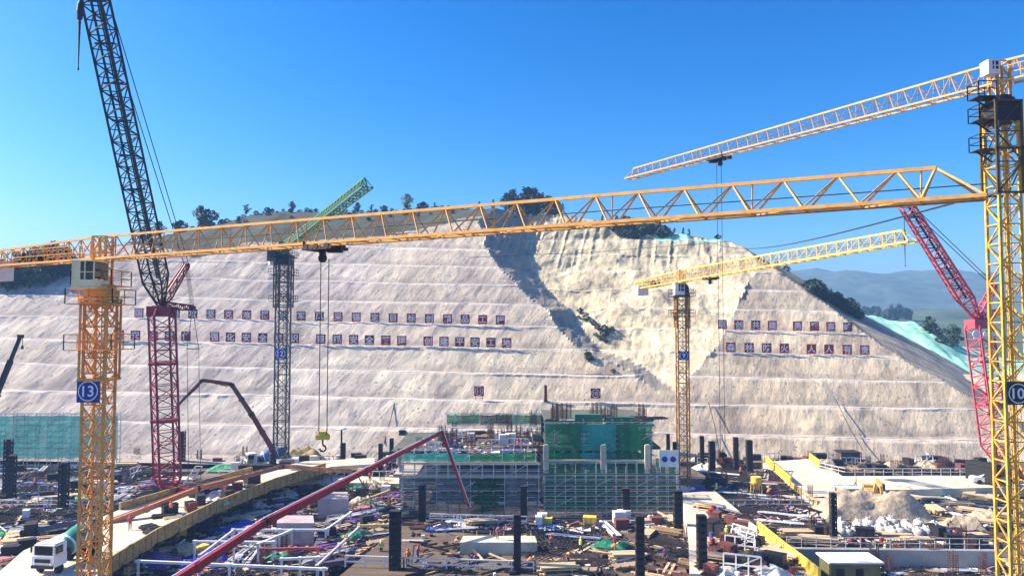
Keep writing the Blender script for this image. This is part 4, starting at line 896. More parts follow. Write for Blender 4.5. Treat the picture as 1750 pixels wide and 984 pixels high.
def crate(m_, s=(1.6, 1.1, 1.1), name='tool_box', cat='box'):
    mb = MB(); mb.box((0, 0, s[2]/2+0.08), s); mb.box((0, 0, s[2]+0.12), (s[0]*1.05, s[1]*1.05, 0.08))
    for x in (-.4, 0, .4): mb.box((x*s[0], -s[1]/2-0.02, s[2]/2+0.08), (0.08, 0.05, s[2]*0.95))
    for x in (-.35, .35): mb.box((x*s[0], 0, 0.04), (0.15, s[1], 0.08))
    o = mb.build(name, m_); o.location = (0, -400, -60); o['category'] = cat; return o
def sack():
    mb = MB(); mb.lathe([(0.2, 0), (0.62, 0.05), (0.72, 0.4), (0.7, 0.9), (0.5, 1.15), (0.2, 1.2), (0.28, 1.4)], 12)
    mb.v = [(x*(1+.12*math.sin(3*z+y)), y*(1+.1*math.cos(4*x)), z) for x, y, z in mb.v]
    for s in (-1, 1): mb.bar((s*.45, 0, 1.1), (s*.3, 0, 1.5), 0.04)
    o = mb.build('bulk_sack', SACK, smooth=True); o.location = (0, -400, -60); o['category'] = 'sack'; return o
def barrel(m_):
    mb = MB(); mb.lathe([(0.28, 0), (0.3, 0.02), (0.3, 0.3), (0.32, 0.31), (0.3, 0.33), (0.3, 0.6), (0.32, 0.61), (0.3, 0.63), (0.3, 0.88), (0.27, 0.9)], 14); o = mb.build('barrel', m_); o.location = (0, -400, -60); o['category'] = 'barrel'; return o
def ladder():
    mb = MB()
    for s in (-.28, .28): mb.bar((-2.6, s, 0.1), (2.6, s, 0.7), 0.05)
    for i in range(13): k = i/12; mb.bar((-2.5+5*k, -.28, .12+.57*k), (-2.5+5*k, .28, .12+.57*k), 0.035)
    o = mb.build('ladder', WHITE); o.location = (0, -400, -60); o['category'] = 'ladder'; return o
def mesh_mat():
    mb = MB()
    for i in range(13): mb.bar((-3+i*.5, -2, .3+.05*(i % 2)), (-3+i*.5, 2, .3), 0.03)
    for i in range(9): mb.bar((-3, -2+i*.5, .36), (3, -2+i*.5, .34), 0.03)
    for x in (-2.5, 0, 2.5): mb.bar((x, 0, 0), (x, 0, .35), 0.04)
    o = mb.build('rebar_mat', REBARD); o.location = (0, -400, -60); o['category'] = 'rebar'; return o
def cage():
    mb = MB()
    for x in (-.35, .35):
        for y in (-.35, 0, .35): mb.bar((x, y, 0), (x+rnd.uniform(-.05, .05), y, 2.6), 0.03)
    for k in range(9): z = .2+k*.25; [mb.bar(a, b, 0.02) for a, b in (((-.35, -.35, z), (.35, -.35, z)), ((.35, -.35, z), (.35, .35, z)), ((.35, .35, z), (-.35, .35, z)), ((-.35, .35, z), (-.35, -.35, z)))]
    o = mb.build('rebar_cage', REBAR); o.location = (0, -400, -60); o['category'] = 'rebar'; return o
PR = {
 'rebar_bundle': ('rusty rebar bundle', bars(16, 9, 0.05, REBAR, 0.6)), 'rebar_dark': ('long dark rebar bundle', bars(26, 11, 0.05, REBARD, 1.2, seed=4)),
 'pipe_white': ('white scaffold tube bundle', bars(14, 6, 0.07, GALV, 0.5, 'tube_bundle', 'tubes', 3, 6, 3)), 'timber': ('pale timber stack', boards(4, 4, 1.6, TIMBERP, 'timber_stack', 'timber', 2)),
 'timber_dark': ('brown timber stack', boards(3, 3.6, 1.5, TIMBER, 'timber_stack', 'timber', 5)), 'plank': ('loose pale planks', boards(1, 4.2, 1.0, TIMBERP, 'loose_plank', 'planks', 9)),
 'ply': ('plywood sheet stack', panels(6, 2.44, 1.22, PLY, 'plywood_stack', 'plywood', 3)), 'pink': ('pink formwork panel stack', panels(4, 2.8, 1.4, PINKFORM, 'shuttering_stack', 'formwork', 5)),
 'white_p': ('white board stack', panels(3, 2.6, 1.5, WHITE, 'board_stack', 'boards', 7)), 'blue_p': ('blue panel stack', panels(4, 2.6, 1.4, BLUEP, 'board_stack', 'boards', 8)), 'purple_p': ('purple film-faced panel stack', panels(4, 2.8, 1.5, PURPLE, 'shuttering_stack', 'formwork', 11)),
 'dark_p': ('dark film-faced panel stack', panels(5, 3.0, 1.6, DARK, 'shuttering_stack', 'formwork', 12)),
 'frame': ('white steel frame lying flat', frame(4, 2.2, WHITE, 'steel_frame', 'framework')), 'frame_up': ('white steel frame standing up', frame(3.6, 1.9, GALV, 'steel_frame', 'framework', False)),
 'blue_tarp': ('crumpled blue tarpaulin heap', lump((4, 3, 1.0), BLUET, 'tarpaulin', 'tarpaulin', 2)), 'green_tarp': ('crumpled green tarpaulin heap', lump((4, 2.6, .8), GREENT, 'tarpaulin', 'tarpaulin', 3)), 'purple_tarp': ('crumpled purple sheet heap', lump((3.5, 3, .7), PURPLE, 'tarpaulin', 'tarpaulin', 4)), 'white_tarp': ('crumpled white sheet heap', lump((3.2, 2.4, .8), SACK, 'tarpaulin', 'tarpaulin', 6)),
 'spoil': ('grey spoil heap', lump((5, 4, 1.3), GRAVEL, 'spoil_heap', 'heap', 8, 26, 0.5)), 'box_r': ('rusty red tool box', crate(mat('rusty_box', (0.16, 0.05, 0.04)))), 'box_d': ('dark tool box', crate(DARK, (2.0, 1.2, 1.3))), 'box_y': ('yellow tool box', crate(BRIGHTY, (1.5, 1.1, 1.0))), 'box_w': ('white cabinet box', crate(WHITE, (1.4, 1.0, 1.5))),
 'sack': ('bulging white bulk sack', sack()), 'barrel_b': ('blue barrel', barrel(BLUEP)), 'barrel_r': ('dark red barrel', barrel(mat('barrel_red', (0.3, 0.03, 0.03)))), 'ladder': ('white ladder', ladder()), 'mat': ('dark rebar mat on short chairs', mesh_mat()), 'cage': ('rusty upright rebar cage', cage())}
def inside(p, poly_):
    x, y = p; r = False; n = len(poly_)
    for i in range(n):
        a, b = poly_[i], poly_[(i+1) % n]
        if (a[1] > y) != (b[1] > y) and x < (b[0]-a[0])*(y-a[1])/(b[1]-a[1])+a[0]: r = not r
    return r
def scatter(zone, pts, z, items, ang, jit=0.35, seed=0, sc=(0.8, 1.15), mind=1.2, zstack=True):
    rr = random.Random(seed); xs = [p[0] for p in pts]; ys = [p[1] for p in pts]; done = []
    todo = [k for k, n in items.items() for _ in range(n)]; rr.shuffle(todo)
    for k in todo:
        for _ in range(60):
            p = (rr.uniform(min(xs), max(xs)), rr.uniform(min(ys), max(ys)))
            if not inside(p, pts): continue
            g = G(p[0], p[1], z)
            if all((g.x-a)**2+(g.y-b)**2 > mind**2 for a, b in done): break
        else: continue
        done.append((g.x, g.y)); lab, pr = PR[k]
        a = ang+rr.choice((0, 0, 0, R(90)))+rr.uniform(-jit, jit)
        dup(pr, (g.x, g.y, z), a, f'{lab} {zone}', f'{lab.split()[-1]} clutter {zone}', rr.uniform(*sc))
scatter('on the blue grey slab at the left', [(0, 803), (235, 797), (295, 812), (140, 882), (0, 895)], 1.0, {'pink': 8, 'white_p': 5, 'frame': 4, 'rebar_dark': 16, 'mat': 18, 'blue_p': 9, 'box_d': 6, 'timber': 6, 'box_w': 2, 'frame_up': 4, 'pipe_white': 5, 'green_tarp': 2, 'dark_p': 6}, R(10), seed=1)
scatter('in the pit below the ochre barrier', [(215, 978), (300, 912), (400, 862), (480, 832), (500, 850), (440, 900), (330, 984)], 0.1, {'timber': 10, 'plank': 14, 'white_p': 6, 'purple_p': 10, 'blue_tarp': 4, 'blue_p': 8, 'frame': 5, 'ladder': 4, 'pink': 6, 'dark_p': 12, 'mat': 14, 'rebar_dark': 12, 'purple_tarp': 4, 'white_tarp': 6, 'pipe_white': 10, 'box_y': 3, 'rebar_bundle': 10}, R(40), seed=2, mind=0.9)
scatter('in the pit right of the red pump boom', [(360, 984), (450, 915), (560, 850), (650, 840), (668, 880), (640, 900), (540, 975), (520, 984)], 0.1, {'rebar_dark': 22, 'mat': 16, 'rebar_bundle': 10, 'purple_p': 10, 'blue_p': 5, 'dark_p': 12, 'frame': 8, 'pipe_white': 8, 'pink': 6, 'green_tarp': 2, 'plank': 6, 'cage': 8}, R(12), seed=3, mind=0.9)
scatter('behind the pit, below the left slope', [(385, 800), (520, 800), (690, 795), (690, 850), (600, 850), (500, 836), (440, 835)], 0.2, {'timber_dark': 10, 'timber': 6, 'white_p': 8, 'rebar_dark': 12, 'mat': 8, 'purple_p': 8, 'green_tarp': 3, 'pink': 8, 'frame_up': 10, 'box_d': 8, 'box_w': 6, 'cage': 10, 'dark_p': 8, 'spoil': 3, 'rebar_bundle': 6, 'pipe_white': 6}, R(5), seed=4)
scatter('on the upper floor left of the green netting', [(700, 776), (925, 776), (922, 745), (775, 740)], 7.8, {'rebar_bundle': 8, 'cage': 26, 'timber_dark': 8, 'purple_p': 6, 'pink': 8, 'box_y': 3, 'white_p': 7, 'frame_up': 8, 'blue_p': 4, 'dark_p': 5, 'box_w': 4}, 0.0, seed=5, mind=0.8)
scatter('on the roof behind the green netting', [(935, 722), (1105, 722), (1098, 714), (945, 714)], 12.08, {'cage': 16, 'dark_p': 6, 'rebar_dark': 6, 'pipe_white': 3}, 0.0, seed=25, mind=0.8)
scatter('on the centre plywood deck', [(925, 912), (1075, 912), (1088, 984), (920, 984)], 2.0, {'plank': 7, 'timber': 2, 'ply': 4, 'mat': 5, 'green_tarp': 1, 'pipe_white': 1, 'rebar_dark': 3}, R(15), jit=0.8, seed=6, mind=1.5)
scatter('on the dark formwork deck in the pit', [(545, 955), (575, 890), (655, 868), (680, 882), (640, 945)], 1.4, {'plank': 8, 'rebar_dark': 6, 'ply': 4, 'dark_p': 4, 'pipe_white': 4, 'purple_p': 4, 'box_d': 2, 'green_tarp': 1}, R(35), seed=26, mind=1.2)
scatter('beside the right column of the plywood deck', [(1102, 912), (1180, 915), (1188, 984), (1105, 984)], 2.0, {'plank': 5, 'timber': 1, 'timber_dark': 2, 'rebar_bundle': 3, 'mat': 3}, R(-35), seed=16, mind=1.5)
scatter('at the foot of the scaffolds', [(735, 895), (1150, 893), (1150, 906), (735, 908)], 2.0, {'white_p': 5, 'pipe_white': 5, 'timber': 3, 'frame': 3, 'rebar_dark': 8, 'dark_p': 6, 'blue_p': 4, 'box_w': 4, 'rebar_bundle': 6, 'box_y': 2, 'box_r': 2}, 0.0, jit=0.2, seed=7, mind=0.8)
scatter('on the bright trestle road', [(1212, 870), (1255, 880), (1325, 945), (1365, 984), (1215, 984)], 2.6, {'box_r': 8, 'box_d': 7, 'plank': 9, 'barrel_r': 5, 'barrel_b': 3, 'timber': 4, 'frame_up': 4, 'dark_p': 5, 'rebar_bundle': 5, 'white_tarp': 3}, R(-40), seed=8)
scatter('on the dark rebar deck', [(1215, 808), (1320, 803), (1392, 850), (1392, 900), (1305, 896), (1235, 848)], 1.2, {'rebar_dark': 26, 'mat': 24, 'pipe_white': 10, 'plank': 6, 'white_p': 6, 'frame': 5, 'cage': 6, 'purple_p': 2}, R(-25), jit=0.15, seed=9, mind=0.9)
scatter('on the stony ground between haul road and sacks', [(1440, 845), (1700, 838), (1700, 900), (1520, 905), (1440, 880)], 0.2, {'timber': 16, 'timber_dark': 12, 'dark_p': 12, 'pipe_white': 12, 'rebar_dark': 12, 'white_p': 8, 'purple_p': 4, 'spoil': 5, 'frame': 6}, R(-25), seed=10)
scatter('below the sacks along the retaining wall', [(1340, 915), (1700, 920), (1700, 932), (1340, 930)], 0.2, {'plank': 8, 'timber': 8, 'box_d': 5, 'rebar_dark': 6, 'barrel_r': 4, 'cage': 5}, 0.0, seed=11)
scatter('on the white slab in the lower right corner', [(1420, 958), (1700, 955), (1700, 984), (1440, 984)], 1.0, {'cage': 14, 'rebar_dark': 8, 'dark_p': 4, 'plank': 8, 'pipe_white': 8, 'mat': 6}, R(5), seed=12)
scatter('along the foot of the right slope', [(1185, 787), (1300, 787), (1700, 792), (1700, 810), (1460, 810), (1400, 796), (1200, 803)], 0.1, {'dark_p': 22, 'box_d': 18, 'rebar_dark': 14, 'timber_dark': 10, 'cage': 14, 'spoil': 8, 'frame_up': 8, 'white_tarp': 5, 'box_r': 6}, 0.0, seed=13)
scatter('along the foot of the left slope', [(205, 772), (470, 772), (760, 778), (760, 795), (500, 796), (205, 796)], 0.1, {'dark_p': 14, 'box_d': 14, 'blue_p': 7, 'box_w': 8, 'timber_dark': 8, 'cage': 12, 'white_p': 8, 'frame_up': 10, 'box_r': 5, 'spoil': 3}, 0.0, seed=14)
scatter('beside the road in the lower left corner', [(0, 900), (120, 890), (60, 935), (0, 965)], 0.2, {'timber': 8, 'white_p': 6, 'pink': 4, 'green_tarp': 2, 'plank': 8, 'box_d': 3, 'rebar_bundle': 4}, R(30), seed=15)
scatter('on the bright road near the red crawler crane', [(270, 885), (360, 845), (440, 822), (450, 828), (340, 876), (240, 922)], ROADZ, {'box_d': 4, 'box_r': 3, 'plank': 6, 'dark_p': 4, 'white_tarp': 2, 'barrel_b': 2}, R(40), seed=17)
rs = random.Random(5)
for i in range(25):
    px = 1436+i*11.2+rs.uniform(-1.5, 1.5) if i < 17 else 1440+(i-17)*22+rs.uniform(-5, 5); py = (917 if i < 17 else 903)+rs.uniform(-2, 2); g = G(px, py, 0.2)
    dup(PR['sack'][1], (g.x, g.y, 0.2), rs.uniform(0, 6), 'bulging white bulk sack in the row along the retaining wall', 'white bulk sacks', rs.uniform(0.9, 1.25))
for k, (lab, o) in PR.items(): bpy.data.objects.remove(o)
# offcuts and litter nobody could count
def litter():
    rr = random.Random(77); mb = MB(); zs = [([(0, 800), (300, 797), (300, 812), (140, 890), (0, 905)], 1.0, 520), ([(215, 984), (300, 912), (480, 832), (690, 835), (680, 880), (560, 984)], 0.15, 1500), ([(385, 800), (690, 795), (690, 835), (440, 835)], 0.3, 500), ([(545, 955), (575, 890), (655, 868), (680, 882), (640, 945)], 1.4, 260), ([(700, 910), (1180, 910), (1186, 984), (700, 984)], 2.0, 200), ([(1215, 880), (1330, 945), (1370, 984), (1215, 984)], 2.6, 260), ([(1215, 806), (1320, 801), (1394, 850), (1394, 902), (1300, 898)], 1.2, 420), ([(1400, 845), (1700, 838), (1700, 932), (1345, 930), (1340, 905)], 0.2, 900), ([(1185, 787), (1700, 792), (1700, 810), (1400, 800)], 0.1, 420), ([(200, 772), (760, 778), (760, 796), (205, 796)], 0.1, 420), ([(1410, 957), (1700, 954), (1700, 984), (1440, 984)], 1.0, 260), ([(735, 893), (1150, 893), (1150, 908), (735, 908)], 2.0, 260), ([(700, 776), (925, 776), (922, 745), (775, 740)], 7.8, 300)]
    for pts, z, n in zs:
        xs = [p[0] for p in pts]; ys = [p[1] for p in pts]
        while n:
            p = (rr.uniform(min(xs), max(xs)), rr.uniform(min(ys), max(ys)))
            if not inside(p, pts): continue
            n -= 1; g = G(p[0], p[1], z); a = rr.choice((0.1, 0.15, 0.7, -0.6, 1.6))+rr.gauss(0, .25); L = rr.choice((0.4, 0.8, 1.6, 2.6, 3.6))*rr.uniform(.7, 1.3); w_ = rr.uniform(.05, .22) if L > 1 else rr.uniform(.2, .5); h = rr.uniform(.04, .2); d = Vector((math.cos(a), math.sin(a), rr.gauss(0, .08)))*L/2; c = g+Vector((0, 0, h+abs(d.z)))
            mb.bar(c-d, c+d, w_/2, mi=rr.choices(range(8), (2.6, 1.8, 8, 5, 3, 1.2, .8, 1))[0])
    tag(mb.build('construction_litter', [TIMBERP, WHITE, DARK, REBAR, PLY, PURPLE, BLUEP, PINKFORM], origin=(0, 100, 0)), kind='stuff')
litter()
# big individual heaps
for px, py, s, m_, lab, cat, sd_ in ((1480, 885, (17, 9, 4.0), GRAVEL, 'large pale gravel heap below the excavator', 'heap', 3), (1197, 858, (4.6, 3, 1.9), BLUET, 'bright blue tarpaulin pile beside the number 9 crane', 'tarpaulin', 5), (1300, 964, (5.5, 4.5, 1.5), mat('dark_olive_tarp', (0.035, 0.04, 0.02), 0.8), 'dark olive covered heap beside the yellow trestle barrier', 'tarpaulin', 9), (255, 968, (7, 5, 1.3), PURPLE, 'mauve sheet covered heap under the ochre barrier', 'tarpaulin', 12), (335, 893, (6.5, 5, 1.1), BLUET, 'blue tarpaulin spread in the pit beside the ochre barrier', 'tarpaulin', 14), (520, 787, (9, 5, 2.2), mat('ochre_spoil', (0.35, 0.26, 0.12), 0.95), 'ochre spoil heap under the yellow hook block', 'heap', 15), (385, 803, (7, 3.5, 0.9), GREENT, 'bright green tarpaulin beside the far mixer truck', 'tarpaulin', 16), (620, 862, (5, 4, 1.2), SACK, 'pale sheet covered stack left of the grey scaffold', 'tarpaulin', 17)):
    z = 2.6 if 'trestle' in lab else 0.1; o = lump(s, m_, 'tarpaulin' if cat == 'tarpaulin' else 'spoil_heap', cat, sd_, 30, 0.5 if cat == 'heap' else 0.3); g = G(px, py, z); o.location = (g.x, g.y, z); tag(o, lab, cat)

# ------------------------------------------------------------------ vehicles and plant
def wheel(t, c, r, w_):
    c = Vector(c); o = MB().lathe([(r*0.45, -w_/2), (r*0.95, -w_/2), (r, -w_*0.3), (r, w_*0.3), (r*0.95, w_/2), (r*0.45, w_/2)], 18, c, (1, 0, 0)).build('wheel', BLACK, t)
    MB().lathe([(0.05, -w_*0.42), (r*0.5, -w_*0.42), (r*0.5, w_*0.42), (0.05, w_*0.42)], 12, c, (1, 0, 0)).build('rim', GREYST, o)
def mixer(label, g, z, rz, drum_m, s=1.0):
    """concrete mixer truck facing -y at rotation 0"""
    t = thing('mixer_truck', (0, 0, 0), label, 'mixer truck')
    m = MB(); m.box((0, 3.2, 0.95), (1.0, 8.2, 0.35)); m.box((0, 6.4, 1.5), (2.2, 0.5, 1.3)); m.box((0, 1.6, 1.5), (2.0, 0.4, 1.4)); m.build('chassis', DARK, t)
    m = MB(); m.box((0, 0, 1.35), (2.4, 1.9, 1.1)); m.box((0, 0.06, 2.4), (2.3, 1.75, 1.1)); m.box((0, 0.1, 3.0), (2.1, 1.5, 0.14)); k = m.build('cab', WHITE, t)
    m = MB(); m.box((0, -0.83, 2.42), (1.95, 0.06, 0.85))
    for sx in (-1, 1): m.box((sx*1.15, -0.1, 2.42), (0.05, 1.0, 0.75))
    m.build('windscreen', GLASS, k)
    m = MB(); m.box((0, -0.99, 1.45), (1.7, 0.06, 0.35)); m.box((0, -1.0, 0.85), (2.4, 0.14, 0.3)); m.build('grille', DARK, k)
    for sx in (-0.9, 0.9): MB().lathe([(0.03, 0), (0.16, 0.01), (0.14, 0.06), (0.03, 0.07)], 12, (sx, -0.96, 1.15), (0, -1, 0)).build('headlight', LETTER, k)
    for sx in (-1.4, 1.4): MB().box((sx, -0.8, 2.5), (0.16, 0.1, 0.6)).bar((sx*0.8, -0.8, 2.9), (sx, -0.8, 2.75), 0.03).build('mirror', DARK, k)
    ax = Vector((0, 1, 0.25)).normalized(); d = MB(); d.lathe([(0.4, 0), (0.85, 0.2), (1.2, 1.3), (1.22, 2.6), (0.95, 4.0), (0.6, 4.9), (0.5, 5.0)], 28, (0, 1.7, 1.9), ax); dr = d.build('drum', drum_m, t, smooth=True)
    d = MB()
    for k2 in (0.6, 3.2): d.lathe([(1.0 if k2 < 1 else 1.16, k2), (1.08 if k2 < 1 else 1.2, k2+.02), (1.14 if k2 < 1 else 1.19, k2+.18), (1.05, k2+.2)], 28, (0, 1.7, 1.9), ax)
    d.build('drum_band', WHITE, dr)
    m = MB(); m.bar((-.5, 6.5, 1.8), (-.5, 6.7, 3.4), 0.07); m.bar((.5, 6.5, 1.8), (.5, 6.7, 3.4), 0.07); m.lathe([(0.3, 0), (0.7, 0.7)], 14, (0, 6.8, 3.1)); m.bar((0, 6.9, 2.6), (0.3, 7.7, 1.4), 0.2, 0.16); m.build('chute', GREYST, t)
    for y in (0.1, 4.2, 5.6):
        for sx in (-1.0, 1.0): wheel(t, (sx, y, 0.5), 0.5, 0.35 if y < 1 else 0.5)
    t.location = (g.x, g.y, z); t.rotation_euler = (0, 0, rz); t.scale = (s,)*3
mixer('white mixer truck with green drum on the road behind the orange crane', G(84, 978, ROADZ), ROADZ, R(-8), mat('mixer_green', (0.03, 0.26, 0.17), 0.4, 0, 0.25, 1))
mixer('distant white mixer truck with blue drum below the left slope', G(428, 801, 0.4), 0.4, R(-60), mat('mixer_blue', (0.08, 0.16, 0.36), 0.4, 0, 0.25, 1))
def excavator(label, g, rz, paint):
    t = thing('excavator', (0, 0, 0), label, 'excavator')
    for sy in (-1, 1):
        m = MB(); m.box((0, sy*1.2, 0.45), (3.2, 0.55, 0.6)); [m.lathe([(0.08, -.28), (0.45, -.28), (0.45, .28), (0.08, .28)], 14, (sx*1.6, sy*1.2, 0.45), (0, 1, 0)) for sx in (-1, 1)]; m.build('crawler_track', BLACK, t)
    m = MB(); m.lathe([(0.8, 0), (0.8, 0.3)], 16, (0, 0, 0.75)); m.box((-0.5, 0, 1.5), (3.4, 2.4, 0.9)); m.box((-1.7, 0, 1.75), (0.9, 2.4, 1.2)); h = m.build('upper_body', paint, t)
    m = MB(); m.box((0.5, 0.65, 2.35), (1.5, 1.0, 1.5)); k = m.build('cab', paint, t); MB().box((0.55, 0.65, 2.5), (1.52, 1.04, 0.9)).build('cab_window', GLASS, k)
    pts = [Vector((1.0, -0.3, 1.6)), Vector((2.6, -0.3, 3.8)), Vector((4.6, -0.3, 3.2))]
    m = MB(); m.bar(pts[0], pts[1], 0.25, 0.3); m.bar(pts[1], pts[2], 0.3, 0.2); m.bar(pts[0]+Vector((0.2, 0, 0)), pts[1]+Vector((0.5, 0, -0.4)), 0.09, n=8); m.build('boom', paint, t)
    m = MB(); m.bar(pts[2], (4.9, -0.3, 1.2), 0.2, 0.14); m.build('arm', paint, t)
    m = MB(); m.box((4.7, -0.3, 0.7), (0.8, 1.1, 0.7)); m.box((4.3, -0.3, 0.45), (0.5, 1.1, 0.15)); m.build('bucket', DARK, t)
    t.location = g; t.rotation_euler = (0, 0, rz)
excavator('excavator with raised arm on top of the gravel heap', G(1495, 858, 1.0), R(-100), OCHRE)
t = thing('parked_car', (0, 0, 0), 'white parked car at the far right end of the haul road', 'car')
prof = [(-2.2, .35), (-2.2, .85), (-1.9, 1.0), (-1.2, 1.05), (-.7, 1.5), (.7, 1.5), (1.4, 1.0), (2.1, .85), (2.2, .6), (2.15, .35)]
m = MB(); n = len(prof); m.add([(x, -.85, z) for x, z in prof]+[(x, .85, z) for x, z in prof], [tuple(range(n)), tuple(range(2*n-1, n-1, -1))]+[(i, n+i, n+(i+1) % n, (i+1) % n) for i in range(n)]); b = m.build('body', WHITE, t)
m = MB(); q = [(-1.05, 1.07), (-.65, 1.42), (.62, 1.42), (1.15, 1.07)]; m.add([(x, -.87, z) for x, z in q]+[(x, .87, z) for x, z in q], [(0, 1, 2, 3), (7, 6, 5, 4)]); m.box((1.02, 0, 1.27), (0.5, 1.5, 0.3)); m.build('window', GLASS, b)
for x in (-1.35, 1.35):
    for y in (-.8, .8): MB().lathe([(0.05, -.1), (0.33, -.1), (0.33, .1), (0.05, .1)], 16, (x, y, .33), (0, 1, 0)).build('wheel', BLACK, t)
t.location = G(1688, 826, 1.6); t.rotation_euler = (0, 0, R(-12)); t.scale = (1.15,)*3
def shed(label, g, w_, d_, h_, wall, roofm):
    t = thing('site_shed', g, label, 'shed'); x, y, z = g
    m = MB(); m.box((x, y, z+h_/2), (w_, d_, h_)); wl = m.build('wall', wall, t)
    for k in range(max(1, int(w_/2))): MB().box((x-w_/2+1+k*2, y-d_/2-.03, z+h_*.55), (0.8, 0.06, h_*0.35)).build('window', GLASS, wl)
    MB().box((x, y, z+h_+0.08), (w_+0.5, d_+0.6, 0.16)).build('roof', roofm, t)
    for sx in (-1, 1): MB().box((x+sx*(w_/2+.2), y-d_/2-.25, z+h_/2), (0.1, 0.1, h_)).build('post', DARK, t)
shed('open dark roofed shed at the foot of the right slope', G(1449, 792, 0), 3.6, 3, 2.4, mat('shed_wall', (0.1, 0.07, 0.06)), DARK)
shed('small shed with white roof and olive wall beside the gravel heap', G(1447, 861, .2), 2.6, 2.6, 2.6, mat('olive_wall', (0.28, 0.25, 0.08)), WHITE)
shed('olive box shed with white roof at the bottom right', G(1452, 990, 1.0), 5.2, 3, 2.2, mat('olive_dark', (0.11, 0.11, 0.045)), WHITE)
for px, py, w_, lab in ((1402, 789, 2.4, 'black container at the top of the right haul road barrier'), (1594, 794, 3.6, 'long black container near the crane at the right slope foot'), (300, 780, 3.0, 'black container behind the red crawler crane')):
    g = G(px, py, 0); o = crate(DARK, (w_, 1.8, 1.6), 'container', 'container'); o.location = g; tag(o, lab, 'container')
for px, py, lab in ((340, 777, 'large blue bin left of its dark column'), (365, 779, 'flat blue bin right of the dark column')):
    g = G(px, py, 0); o = crate(BLUEP, (3.4, 2, 2.0 if px < 350 else 1.0), 'waste_bin', 'bin'); o.location = g; tag(o, lab, 'bin')
g = G(1293, 846, 1.2); t = thing('concrete_hopper', g, 'yellow concrete hopper standing on the dark rebar deck', 'hopper')
MB().lathe([(0.2, 0.9), (0.3, 1.0), (0.85, 1.9), (0.85, 2.9), (0.75, 2.95)], 16, g).build('bucket', BRIGHTY, t); m = MB(); [m.bar((g.x+sx*.7, g.y+sy*.7, g.z), (g.x+sx*.6, g.y+sy*.6, g.z+2), 0.06) for sx in (-1, 1) for sy in (-1, 1)]; m.build('stand', BRIGHTY, t)
g = G(322, 846, 1.0)
t = thing('site_stair', g, 'white steel stair leaning beside the red crawler crane', 'stair'); m = MB(); a, b = Vector(g)+Vector((-1.5, 0, 0)), Vector(g)+Vector((1.2, 1, 4.4))
for k in (-.5, .5): m.bar(a+Vector((k, 0, 0)), b+Vector((k, 0, 0)), 0.1)
for i in range(12): c = a.lerp(b, i/11); m.box(c, (1.0, 0.3, 0.06))
m.build('flight', WHITE, t)
# drain lines down the slope and the long sagging cable
def slope_line(label, pts, k0):
    m = MB(); w_ = []
    for px, py in pts:
        r_ = (556-py)/FPX; tt = (28+Y0*r_)/(0.747-r_); Y = Y0+tt; w_.append(P(px, py, Y-1.4))
    m.path(w_, 0.09, 6); tag(m.build('drain_pipe', DARK, origin=w_[0]), label, 'pipe')
slope_line('thin dark drain pipe on the slope above the red pump boom', [(677, 678), (668, 715), (656, 758)], 1)
slope_line('thin dark drain pipe on the slope right of the number 9 crane', [(1211, 688), (1222, 730), (1229, 768)], 1)
slope_line('bent dark drain pipe on the right slope above the dark shed', [(1424, 676), (1437, 700), (1454, 735), (1474, 768)], 1)
p, q = P(1664, 338, 31), P(1215, 415, 150); pts = [p.lerp(q, i/16)-Vector((0, 0, 1.6*math.sin(math.pi*i/16))) for i in range(17)]
m = MB(); m.path(pts, 0.045, 6); m.path([q, P(1000, 432, 212), P(800, 440, 214)], 0.07, 6); tag(m.build('cable', ROPE, origin=p), 'long dark cable running from the orange jib tip back to the hillside', 'cable')

